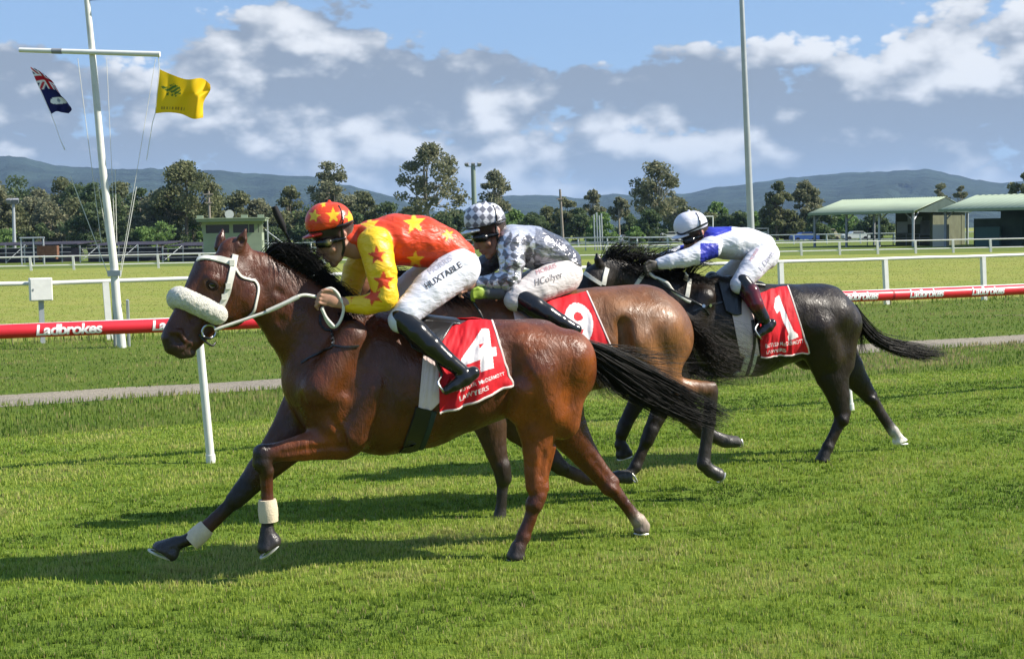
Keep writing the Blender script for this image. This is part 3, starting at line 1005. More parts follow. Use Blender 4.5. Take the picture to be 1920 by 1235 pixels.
def tree(u, vtop, wpx, Y, label, name='gum_tree', kind='gum', trunk=.38, nclump=26, leaves=110, seed=0, group=None, dens=1.0, bark=None, flat=1.0, skirt=.0):
    r = np.random.default_rng(seed * 13 + int(u) + 5)
    base = at(u, 460, Y); base.z = 0
    H = at(u, vtop, Y).z
    W = wpx / FPX * Y / 2 * (1.28 if group and name != 'bush' else 1.08)
    cz0 = H * (trunk * (1 - skirt))
    ro = empty(name, base, r.random() * 6.28 if False else 0, label, 'tree' if name != 'bush' else 'bush', group)
    # clump centres inside an uneven crown
    C = []
    nclump = int(nclump * 1.5)
    tries = 0
    while len(C) < nclump and tries < 4000:
        tries += 1
        t = r.random()
        a = r.random() * 6.283
        prof = math.sin(math.pi * min(1, .12 + t * .88)) ** .6 * (1.05 - .35 * t)
        rr = math.sqrt(r.random()) * prof * W * (.72 + .40 * vnoise(np.array([a * 1.3 + seed]), np.array([t * 3.0 + seed * 2.7]))[0])
        z = cz0 + t * (H - cz0) * .93
        c = np.array([math.cos(a) * rr, math.sin(a) * rr, z])
        C.append(c)
    C = np.array(C)
    rad = W * (.19 + .16 * r.random(len(C))) * (1.0 if nclump < 51 else .85)
    C[:, 2] = np.minimum(C[:, 2], H - rad * .55)
    if bark is None:
        bark = bark_mat if kind in ('gum',) else bark_dark
    # trunk and limbs
    mb = MB()
    lx, ly = (r.random() - .5) * W * .3, (r.random() - .5) * W * .2
    fork = np.array([lx, ly, H * trunk])
    r0 = max(.12, H * .022)
    top_ = np.array([lx * 1.6, ly * 1.6, H * .78])
    mb.tube([Vector((0, 0, -.1)), Vector((lx * .3, ly * .3, H * trunk * .5)), Vector(fork), Vector((fork + top_) / 2 + np.array([.1 * W * (r.random() - .5), 0, 0])), Vector(top_)], [r0 * 1.25, r0, r0 * .8, r0 * .5, r0 * .2], 8)
    for c in C[:: max(1, len(C) // 14)]:
        t = r.random() * .6
        s_ = fork + (top_ - fork) * t * .8
        mid_ = (s_ + c) / 2 + np.array([0, 0, -.04 * H * (1 - t)]) + (r.random(3) - .5) * W * .12
        mb.tube([Vector(s_), Vector(mid_), Vector(c)], [r0 * .42, r0 * .26, r0 * .1], 6, cap=False)
    mb.build('trunk', bark, ro)
    # leaves: small faces spread through each clump, denser to its outside
    n = int(leaves * dens * 1.05)
    K = len(C) * n
    ci = np.repeat(np.arange(len(C)), n)
    d = r.normal(size=(K, 3)); d /= np.linalg.norm(d, axis=1)[:, None]
    rr = rad[ci] * (r.random(K) ** .45)
    P = C[ci] + d * rr[:, None] * np.array([1.15, 1.15, .75 * flat])
    P[:, 2] = np.maximum(P[:, 2], .15)
    sz = (.15 + .20 * r.random(K)) * (Y / 220.0) ** .9 * (1.0 if name != 'bush' else .8)
    a1 = r.normal(size=(K, 3)); a1 /= np.linalg.norm(a1, axis=1)[:, None]
    a2 = np.cross(a1, r.normal(size=(K, 3))); a2 /= np.linalg.norm(a2, axis=1)[:, None]
    q = np.stack([P - a1 * sz[:, None], P + a2 * sz[:, None] * .6, P + a1 * sz[:, None], P - a2 * sz[:, None] * .6], 1)
    pal = np.array(PALS[kind])
    tone = np.clip(r.random(K) * .7 + .3 * r.random(len(C))[ci], 0, .999) * (len(pal) - 1)
    i = tone.astype(int); f = (tone - i)[:, None]
    col = pal[i] * (1 - f) + pal[i + 1] * f
    col = np.repeat(col[:, None], 4, 1).reshape(-1, 3)
    np_mesh('crown', q.reshape(-1, 3), np.arange(K * 4).reshape(-1, 4), leaf_mat, ro, False, col)
    return ro


# distinct gums: (u, top v, width px, Y, label, clumps)
tree(350, 302, 132, 205, 'broad dark-crowned gum tree standing tallest behind the flagpole', kind='olive', trunk=.36, nclump=44, leaves=130, seed=1)
tree(812, 268, 122, 200, 'tall open gum tree with pale forked trunk between the two nearest caps', trunk=.34, nclump=40, leaves=95, seed=2)
tree(622, 300, 84, 230, 'thin feathery gum tree rising above the red cap', trunk=.40, nclump=26, leaves=95, seed=3)
tree(930, 318, 72, 240, 'sparse gum tree just right of the floodlight mast', trunk=.42, nclump=22, leaves=80, seed=4)
tree(1230, 300, 104, 235, 'tall straggly gum tree with a spire of leaves, left of the white cap', trunk=.34, nclump=34, leaves=90, seed=5)
tree(1112, 356, 42, 250, 'slender gum tree left of the tallest gum in the middle', trunk=.45, nclump=14, leaves=90, seed=6)
tree(1162, 368, 46, 245, 'small gum tree with a bare pale trunk near the middle gum', trunk=.5, nclump=14, leaves=80, seed=7)
tree(1458, 336, 56, 235, 'grey-green gum tree, left one of the pair by the light pole', trunk=.25, nclump=26, leaves=110, seed=8, kind='olive')
tree(1508, 340, 64, 238, 'grey-green gum tree, right one of the pair by the light pole', trunk=.25, nclump=28, leaves=100, seed=9)
tree(1762, 341, 44, 260, 'gum crown showing above the left shed roof, wider of two', trunk=.4, nclump=16, leaves=90, seed=10)
tree(1801, 346, 32, 260, 'small gum crown showing above the left shed roof, right of two', trunk=.4, nclump=12, leaves=90, seed=11)
tree(1925, 322, 72, 230, 'dark gum tree cut by the right edge above the second shed', kind='olive', trunk=.3, nclump=22, leaves=110, seed=12)
tree(682, 356, 74, 240, 'rounded olive tree right of the red cap', kind='olive', trunk=.25, nclump=24, leaves=110, seed=13)
tree(1058, 366, 60, 245, 'olive tree behind the slim power pole', kind='olive', trunk=.2, nclump=20, leaves=110, seed=14)
tree(1345, 376, 50, 250, 'bright green tree right of the white cap', kind='green', trunk=.2, nclump=18, leaves=110, seed=15)
tree(1262, 358, 58, 255, 'half-bare tree beside the straggly gum', trunk=.35, nclump=16, leaves=70, seed=16)
tree(1218, 392, 60, 215, 'low dark tree at the foot of the straggly gum', kind='dark', trunk=.15, nclump=18, leaves=120, seed=17)
tree(450, 358, 78, 225, 'rounded tree behind the roof of the green hut', kind='olive', trunk=.2, nclump=26, leaves=120, seed=18)
tree(545, 350, 70, 235, 'dark tree behind the raised whip', kind='olive', trunk=.2, nclump=24, leaves=120, seed=19)
ORD = ['first', 'second', 'third', 'fourth', 'fifth', 'sixth', 'seventh', 'eighth', 'ninth', 'tenth', 'eleventh', 'twelfth', 'thirteenth', 'fourteenth', 'fifteenth', 'sixteenth', 'seventeenth', 'eighteenth', 'nineteenth', 'twentieth', 'twenty-first', 'twenty-second', 'twenty-third', 'twenty-fourth', 'twenty-fifth', 'twenty-sixth', 'twenty-seventh', 'twenty-eighth', 'twenty-ninth', 'thirtieth']


def ranked(lst, i):
    return ORD[sorted(range(len(lst)), key=lambda k: lst[k][0]).index(i)]


# the wood at left, tree by tree
r_ = np.random.default_rng(5)
WOOD = [(-20, 335, 100), (35, 330, 96), (75, 352, 70), (118, 332, 84), (150, 345, 80), (195, 352, 70), (232, 338, 70), (265, 350, 60), (300, 356, 70), (405, 362, 50), (-70, 340, 90), (95, 372, 80), (20, 380, 80), (170, 380, 84), (240, 384, 80), (330, 372, 90), (395, 385, 60), (490, 372, 60), (520, 392, 60), (-45, 362, 80), (60, 366, 70), (135, 368, 80), (210, 366, 76), (285, 372, 70), (310, 345, 60), (180, 338, 60), (0, 352, 70)]
for i, (u, v, w_) in enumerate(WOOD):
    tree(u, v, w_, 210 + (i * 37 % 40) - (12 if i > 10 else 0), ('olive gum tree', 'dark gum tree', 'greyish gum tree')[i % 3] + ' in the dense wood at left, ' + ranked(WOOD, i) + ' of its trees from the left', kind=('olive', 'dark', 'gum')[i % 3], trunk=.18, nclump=26, leaves=110, seed=30 + i, group='trees of the wood at left', bark=bark_mat)
LINE = [(585, 385, 80), (640, 392, 70), (730, 380, 76), (770, 388, 60), (860, 395, 70), (965, 392, 56), (1000, 398, 60), (1030, 388, 60), (1085, 392, 56), (1130, 398, 60), (1180, 402, 50), (1290, 385, 60), (1385, 392, 50), (1410, 398, 50), (1440, 392, 52), (1480, 398, 60), (1540, 392, 60), (1580, 398, 70), (1640, 400, 60), (905, 398, 60), (700, 402, 60), (560, 398, 60), (665, 398, 60), (750, 400, 60), (830, 398, 60), (940, 402, 60), (1260, 398, 60), (1330, 398, 60), (1360, 402, 50)]
for i, (u, v, w_) in enumerate(LINE):
    tree(u, v, w_, 222 + (i * 31 % 45), ('dark', 'leafy green', 'dark', 'olive')[i % 4] + ' tree low in the tree line behind the riders, ' + ranked(LINE, i) + ' from the left', kind=('dark', 'green', 'dark', 'olive')[i % 4], trunk=.10, nclump=22, leaves=110, seed=70 + i, group='dark trees along the far tree line', skirt=.6)
BUSH = [(15, 428, 60, 'green'), (80, 418, 50, 'dark'), (92, 440, 34, 'green'), (145, 430, 50, 'dark'), (190, 432, 56, 'dark'), (250, 436, 60, 'dark'), (300, 412, 66, 'green'), (345, 440, 40, 'dark'), (365, 414, 46, 'green'), (515, 425, 60, 'dark'), (270, 425, 50, 'green'), (50, 432, 50, 'dark'), (1190, 425, 40, 'green'), (1240, 428, 44, 'dark')]
for i, (u, v, w_, k_) in enumerate(BUSH):
    tree(u, v, w_, 196 + i % 5 * 4, ('bright green' if k_ == 'green' else 'dark') + ' leafy bush at the foot of the trees, ' + ranked(BUSH, i) + ' bush from the left', name='bush', kind=k_, trunk=.05, nclump=16, leaves=90, seed=120 + i, group='bushes at the foot of the trees', skirt=1.0)

# ---- the air between here and the hills
mb = MB(); mb.box((0, 6000, 214), (18200, 12200, 430))
hz_m = bpy.data.materials.new('haze_air'); hz_m.use_nodes = True
_w = NT(hz_m.node_tree); _o = _w.n('ShaderNodeOutputMaterial'); _v = _w.n('ShaderNodeVolumePrincipled')
_v.inputs['Color'].default_value = (.46, .68, 1.0, 1); _v.inputs['Density'].default_value = 0.78e-4; _v.inputs['Anisotropy'].default_value = 0.0
_w.link(_v.outputs[0], _o.inputs['Volume'])
tag(mb.build('haze', hz_m, None, False), kind='stuff')

# ================================================================== bodies: smooth-union fields -> one continuous mesh
class Field:
    def __init__(s):
        s.p = []; s.soles = []; s.g = 0

    def cap(s, a, b, ra, rb=None, la=None, lb=None, side=None, k=.03, col=0, op='+'):
        a = np.array(a, float); b = np.array(b, float)
        if np.linalg.norm(b - a) < 1e-5: b = a + np.array([1e-4, 0, 0])
        rb = ra if rb is None else rb
        la = ra if la is None else la
        lb = (rb * la / ra) if lb is None else lb
        if side is not None:
            side = np.array(side, float); side /= np.linalg.norm(side)
        s.p.append((a, b, ra, rb, la, lb, side, k, col, op, s.g))

    @staticmethod
    def dist(pr, X, Y, Z):
        a, b, ra, rb, la, lb, side, k, col, op = pr[:10]
        ab = b - a; L2 = float(ab @ ab)
        x = X - a[0]; y = Y - a[1]; z = Z - a[2]
        t = np.clip((x * ab[0] + y * ab[1] + z * ab[2]) / L2, 0, 1)
        x = x - t * ab[0]; y = y - t * ab[1]; z = z - t * ab[2]
        r = ra + (rb - ra) * t
        q2 = x * x + y * y + z * z
        if side is None:
            return np.sqrt(q2) - r
        l = x * side[0] + y * side[1] + z * side[2]
        l2 = l * l
        m2 = np.maximum(q2 - l2, 0)
        lr = la + (lb - la) * t
        k0 = np.sqrt(m2 / r ** 2 + l2 / lr ** 2)
        k1 = np.sqrt(m2 / r ** 4 + l2 / lr ** 4) + 1e-9
        return np.where(k0 < .05, -np.minimum(r, lr), k0 * (k0 - 1) / k1)

    def mesh(s, h, colors, noise=0.0, smooth=2, nscale=8.0, ck=.016):
        lo = np.min([np.minimum(p[0], p[1]) - max(p[2], p[3], p[4], p[5]) for p in s.p if p[9] == '+'], 0) - 3 * h
        hi = np.max([np.maximum(p[0], p[1]) + max(p[2], p[3], p[4], p[5]) for p in s.p if p[9] == '+'], 0) + 3 * h
        n = np.ceil((hi - lo) / h).astype(int) + 1
        D = np.full(n, .3, np.float32)
        ax = [lo[i] + h * np.arange(n[i]) for i in range(3)]
        groups = {}
        for pr in s.p:
            groups.setdefault((pr[10], pr[9]), []).append(pr)
        for (gi, op), prs in groups.items():
            k = prs[0][7]
            R = max(max(p[2:6]) for p in prs) + k + 3 * h
            glo = np.min([np.minimum(p[0], p[1]) for p in prs], 0) - R; ghi = np.max([np.maximum(p[0], p[1]) for p in prs], 0) + R
            i0 = np.maximum(0, np.floor((glo - lo) / h).astype(int))
            i1 = np.minimum(n, np.ceil((ghi - lo) / h).astype(int) + 1)
            if np.any(i1 <= i0): continue
            sl = tuple(slice(i0[j], i1[j]) for j in range(3))
            G = np.full(tuple(i1 - i0), .3, np.float32)
            for pr in prs:
                Rp = max(pr[2:6]) + k + 3 * h
                j0 = np.maximum(i0, np.floor((np.minimum(pr[0], pr[1]) - Rp - lo) / h).astype(int))
                j1 = np.minimum(i1, np.ceil((np.maximum(pr[0], pr[1]) + Rp - lo) / h).astype(int) + 1)
                if np.any(j1 <= j0): continue
                ls = tuple(slice(j0[j] - i0[j], j1[j] - i0[j]) for j in range(3))
                d = s.dist(pr, ax[0][j0[0]:j1[0]][:, None, None], ax[1][j0[1]:j1[1]][None, :, None], ax[2][j0[2]:j1[2]][None, None, :]).astype(np.float32)
                o = G[ls]; kk = .008
                hh = np.clip(.5 + .5 * (o - d) / kk, 0, 1)
                G[ls] = o + (d - o) * hh - kk * hh * (1 - hh)
            o = D[sl]
            if op == '+':
                hh = np.clip(.5 + .5 * (o - G) / k, 0, 1)
                D[sl] = o + (G - o) * hh - k * hh * (1 - hh)
            else:
                d = -G
                hh = np.clip(.5 - .5 * (o - d) / k, 0, 1)
                D[sl] = o + (d - o) * hh + k * hh * (1 - hh)
        ins = D < 0
        c = [(0, 0, 0), (1, 0, 0), (0, 1, 0), (1, 1, 0), (0, 0, 1), (1, 0, 1), (0, 1, 1), (1, 1, 1)]
        m = n - 1
        sub = lambda A, o: A[o[0]:o[0] + m[0], o[1]:o[1] + m[1], o[2]:o[2] + m[2]]
        cnt = sum(sub(ins, o).astype(np.int8) for o in c)
        act = (cnt > 0) & (cnt < 8)
        ii = np.argwhere(act)
        idx = np.full(m, -1, np.int64); idx[act] = np.arange(len(ii))
        vals = [D[ii[:, 0] + o[0], ii[:, 1] + o[1], ii[:, 2] + o[2]] for o in c]
        S = np.zeros((len(ii), 3)); W = np.zeros(len(ii))
        for a in range(8):
            for b in range(a + 1, 8):
                ca, cb = np.array(c[a]), np.array(c[b])
                if np.abs(ca - cb).sum() != 1: continue
                va, vb = vals[a], vals[b]
                cr = (va < 0) != (vb < 0)
                t = np.where(cr, va / np.where(va == vb, 1, va - vb), 0)
                S += np.where(cr[:, None], ca + t[:, None] * (cb - ca), 0); W += cr
        V = lo + h * (ii + S / W[:, None])
        F = []
        for x in range(3):
            o1, o2 = [(1, 2), (2, 0), (0, 1)][x]
            sh = [slice(None)] * 3; sh2 = [slice(None)] * 3
            sh[x] = slice(0, -1); sh2[x] = slice(1, None)
            A, B = ins[tuple(sh)], ins[tuple(sh2)]
            e = np.argwhere(A != B)
            e = e[(e[:, o1] > 0) & (e[:, o2] > 0) & (e[:, o1] < m[o1]) & (e[:, o2] < m[o2])]
            fl = A[e[:, 0], e[:, 1], e[:, 2]]
            d1 = np.zeros(3, int); d1[o1] = 1; d2 = np.zeros(3, int); d2[o2] = 1
            g = lambda q: idx[q[:, 0], q[:, 1], q[:, 2]]
            q = np.stack([g(e - d1 - d2), g(e - d2), g(e), g(e - d1)], 1)
            q[~fl] = q[~fl][:, ::-1]
            F.append(q)
        F = np.concatenate(F)
        F = F[(F >= 0).all(1)]
        # relax
        E = np.concatenate([F[:, [0, 1]], F[:, [1, 2]], F[:, [2, 3]], F[:, [3, 0]]])
        for it in range(smooth):
            A = np.zeros_like(V); cN = np.zeros(len(V))
            for j in range(3):
                A[:, j] = np.bincount(E[:, 0], V[E[:, 1], j], len(V)) + np.bincount(E[:, 1], V[E[:, 0], j], len(V))
            cN = np.bincount(E[:, 0], minlength=len(V)) + np.bincount(E[:, 1], minlength=len(V))
            V = V + (.5 if it % 2 == 0 else -.5) * (A / np.maximum(cN, 1)[:, None] - V)
        # colour by the nearest shapes
        colors = np.array(colors, float)
        Cc = np.zeros((len(V), 3)); Ww = np.full(len(V), 1e-12)
        for pr in s.p:
            if pr[9] != '+': continue
            w = np.exp(-np.clip((s.dist(pr, V[:, 0], V[:, 1], V[:, 2]) + .01) / ck, -3, 30))
            Cc += w[:, None] * colors[pr[8]]; Ww += w
        return V, F, Cc / Ww[:, None]


class Frame:
    """a horse's own frame: x forward, y to its left (towards the camera side), z up"""
    def __init__(s, u, v, head_deg):
        s.O = ground_at(u, v); s.th = math.radians(head_deg)
        c, n = math.cos(s.th), math.sin(s.th)
        s.f = Vector((-c, -n, 0)); s.l = Vector((n, -c, 0))
        s.rz = math.pi + s.th

    def P(s, u, v, lat=0.0):
        d = ray(u, v)
        w = CAM - s.O
        t = (lat - w.dot(s.l)) / d.dot(s.l)
        q = w + d * t
        return np.array([q.dot(s.f), lat, q.z])

    def S(s, u, v, lat=0.0):
        """photo pixels per metre at that place"""
        d = ray(u, v)
        t = (lat - (CAM - s.O).dot(s.l)) / d.dot(s.l)
        return FPX / t

    def local_ray(s, u, v):
        d = ray(u, v); w = CAM - s.O
        return Vector((w.dot(s.f), w.dot(s.l), w.z)), Vector((d.dot(s.f), d.dot(s.l), d.z)).normalized()

    def world(s, V):
        V = np.asarray(V)
        return np.array(s.O) + V[:, :1] * np.array(s.f) + V[:, 1:2] * np.array(s.l) + V[:, 2:] * np.array([0, 0, 1.])

    def px(s, V):
        return to_px(s.world(V))


def chain(F, fr, pts, k=.03, col=0, flat=None, mirror=False, op='+'):
    """pts: (u, v, lat, r_px[, lateral_m[, col]]) -> tapered pieces"""
    Q = []
    for p in pts:
        u, v, lat, r = p[:4]
        Q.append((fr.P(u, v, lat), r / fr.S(u, v, lat), p[4] if len(p) > 4 and p[4] else None, p[5] if len(p) > 5 else col))
    if len(Q) == 1:
        Q = Q + [Q[0]]
    for sg in ((1, -1) if mirror else (1,)):
        F.g += 1
        for (a, ra, la, ca), (b, rb, lb, cb) in zip(Q[:-1], Q[1:]):
            mm = np.array([1, sg, 1])
            a2, b2 = a * mm, b * mm
            side = None
            if la is not None:
                ab = b2 - a2; side = np.cross([0, 0, 1.], ab)
                side = np.array([0, 1., 0]) if np.linalg.norm(side) < .25 * np.linalg.norm(ab) + 1e-6 or abs(side[1]) < .3 * np.linalg.norm(side) else side
                if side is not None and np.linalg.norm(ab) < 1e-3: side = np.array([0, 1., 0])
            F.cap(a2, b2, ra, rb, la if la else None, lb if lb else None, side, k, ca, op)


def hoof(F, fr, top, toe, heel, lat, rt, rs, col=3):
    """hoof: short tapered block from the coronet to a flat sole line"""
    t = fr.P(*top, lat); a = fr.P(*toe, lat); b = fr.P(*heel, lat)
    S = fr.S(*top, lat)
    r1, r2 = rt / S, rs / S
    d = (b - a); d /= np.linalg.norm(d); up = t - (a + b) / 2; up /= np.linalg.norm(up)
    a_ = a + d * r2 * .8 + up * r2 * .55; b_ = b - d * r2 * .8 + up * r2 * .55
    F.g += 1
    F.cap(a_, b_, r2 * .75, r2 * .75, r2 * 1.25, r2 * 1.15, np.array([0, 1., 0]), .012, col)
    F.cap(t, a_, r1, r2 * .85, r1 * 1.1, r2 * 1.2, np.array([0, 1., 0]), .012, col)
    F.cap(t, b_, r1 * .9, r2 * .75, r1, r2 * 1.1, np.array([0, 1., 0]), .012, col)
    m_ = (a + b) / 2 - up * .148; F.g += 1
    F.cap(m_ - d * .03, m_ + d * .03, .15, .15, .3, .3, np.array([0, 1., 0]), .004, col, '-')
    F.soles.append(((a + b) / 2 - up * .001, d, up, np.linalg.norm(b - a) * .52, r2 * 1.12))


def coat_material(name, rough, bumpk, coat, spec=.5):
    m = bpy.data.materials.new(name)
    m.use_nodes = True
    w = NT(m.node_tree)
    out = w.n('ShaderNodeOutputMaterial'); p = w.n('ShaderNodeBsdfPrincipled')
    tc = w.n('ShaderNodeTexCoord'); obj = tc.outputs['Object']
    a = w.n('ShaderNodeAttribute', attribute_name='col')
    n1 = w.noise(obj, 5.5, 6, .62, .4)
    f = w.ramp(n1, .3, .72, .68, 1.32)
    hs = w.n('ShaderNodeVectorMath', operation='SCALE')
    w.link(a.outputs['Color'], hs.inputs[0]); w.link(f, hs.inputs['Scale'])
    w.link(hs.outputs[0], p.inputs['Base Color'])
    mp = w.n('ShaderNodeMapping'); mp.inputs['Scale'].default_value = (1, 1, .45); w.link(obj, mp.inputs[0])
    n2 = w.math('ADD', w.noise(mp.outputs[0], 13.0, 5, .62, 1.3), w.math('MULTIPLY', w.noise(mp.outputs[0], 42.0, 3, .6, .8), .22))
    n3 = w.noise(mp.outputs[0], 120.0, 3, .7)
    h = w.math('ADD', w.math('MULTIPLY', n2, 1.0), w.math('MULTIPLY', n3, .13))
    bn = w.n('ShaderNodeBump'); bn.inputs['Strength'].default_value = bumpk; bn.inputs['Distance'].default_value = .022
    w.link(h, bn.inputs['Height']); w.link(bn.outputs[0], p.inputs['Normal'])
    w.link(w.ramp(w.noise(obj, 7, 5, .65), .36, .66, rough - .04, rough + .26), p.inputs['Roughness'])
    p.inputs['Specular IOR Level'].default_value = spec
    p.inputs['Coat Weight'].default_value = coat
    p.inputs['Coat Roughness'].default_value = .24
    w.link(p.outputs[0], out.inputs[0])
    return m


hair_mat = mat('black_horsehair', (.007, .006, .0055), .5, .22, var=.3, vscale=30)
hair_brown = mat('dark_brown_horsehair', (.014, .0085, .006), .5, .22, var=.4, vscale=30)
leather = mat('black_leather', (.014, .014, .015), .28, .5, bump=.15, bscale=120)
white_strap = mat('white_strap', (.66, .64, .56), .5, .35, var=.08, vscale=30)
fleece = mat('white_sheepskin', (.68, .65, .56), .95, .1, var=.12, vscale=40, bump=1.0, bscale=150, bdist=.012, sheen=.5)
shoe_m = mat('worn_aluminium_shoe', (.55, .54, .50), .4, .5, metal=.6)
steel_ring = mat('bright_steel', (.5, .5, .5), .25, .5, metal=1.0)
pad_pink = mat('pale_pink_pad', (.70, .55, .53), .85, .2, bump=.3, bscale=60, var=.06, vscale=9)
pad_white = mat('off_white_girth', (.66, .64, .58), .8, .2, bump=.3, bscale=60)
cloth_red = mat('red_saddle_cloth', (.60, .012, .022), .65, .25, var=.10, vscale=7, bump=.25, bscale=22, bdist=.012)
cloth_white = mat('white_print', (.80, .74, .73), .7, .2, bump=.25, bscale=22, bdist=.012)
hem_white = mat('white_hem', (.78, .66, .62), .7, .2)
bandage = mat('cream_bandage', (.66, .55, .39), .85, .15, var=.07, vscale=30, bump=.5, bscale=120)


def strands(name, guides, n, m, parent, jit0=.004, jit1=.03, rad=.0016, seg=14, seed=1, curl=.01, lenvar=.35):
    """many tapering hairs combed between guide curves (local points); 3-sided tubes in one mesh"""
    r = np.random.default_rng(seed)
    G = np.array([resample(g, seg) for g in guides])              # g,seg,3
    V = np.empty((n, seg, 3, 3), np.float32)
    t = np.linspace(0, 1, seg)
    nl = max(6, n // 22); LK = r.normal(size=(nl, 3)) * .9
    for i in range(n):
        a = r.random() * (len(G) - 1); k = min(int(a), len(G) - 2); f = a - k
        L = 1 - lenvar * r.random() ** 1.5
        c = G[k] * (1 - f) + G[k + 1] * f
        tt = t * L * (seg - 1); j = np.minimum(tt.astype(int), seg - 2); ff = (tt - j)[:, None]
        c = c[j] * (1 - ff) + c[j + 1] * ff
        off = LK[r.integers(nl)] + r.normal(size=3) * .38
        ph = r.random(3) * 6.28
        c = c + off * (jit0 + (jit1 - jit0) * t[:, None] ** 1.3) + curl * (t[:, None] ** 1.2) * np.sin(ph + t[:, None] * (5 + 5 * r.random(3)))
        R = rad * (1.15 - t) * (.7 + .6 * r.random())
        for q in range(3):
            an = q * 2.094 + ph[0]
            V[i, :, q] = c + R[:, None] * np.array([0, math.cos(an), math.sin(an)])
    b = (np.arange(n)[:, None, None] * seg + np.arange(seg - 1)[None, :, None]) * 3
    q = np.arange(3)[None, None, :]; q2 = (q + 1) % 3
    F = np.stack([b + q, b + q2, b + 3 + q2, b + 3 + q], -1).reshape(-1, 4)
    return np_mesh(name, V.reshape(-1, 3), F, m, parent, True)


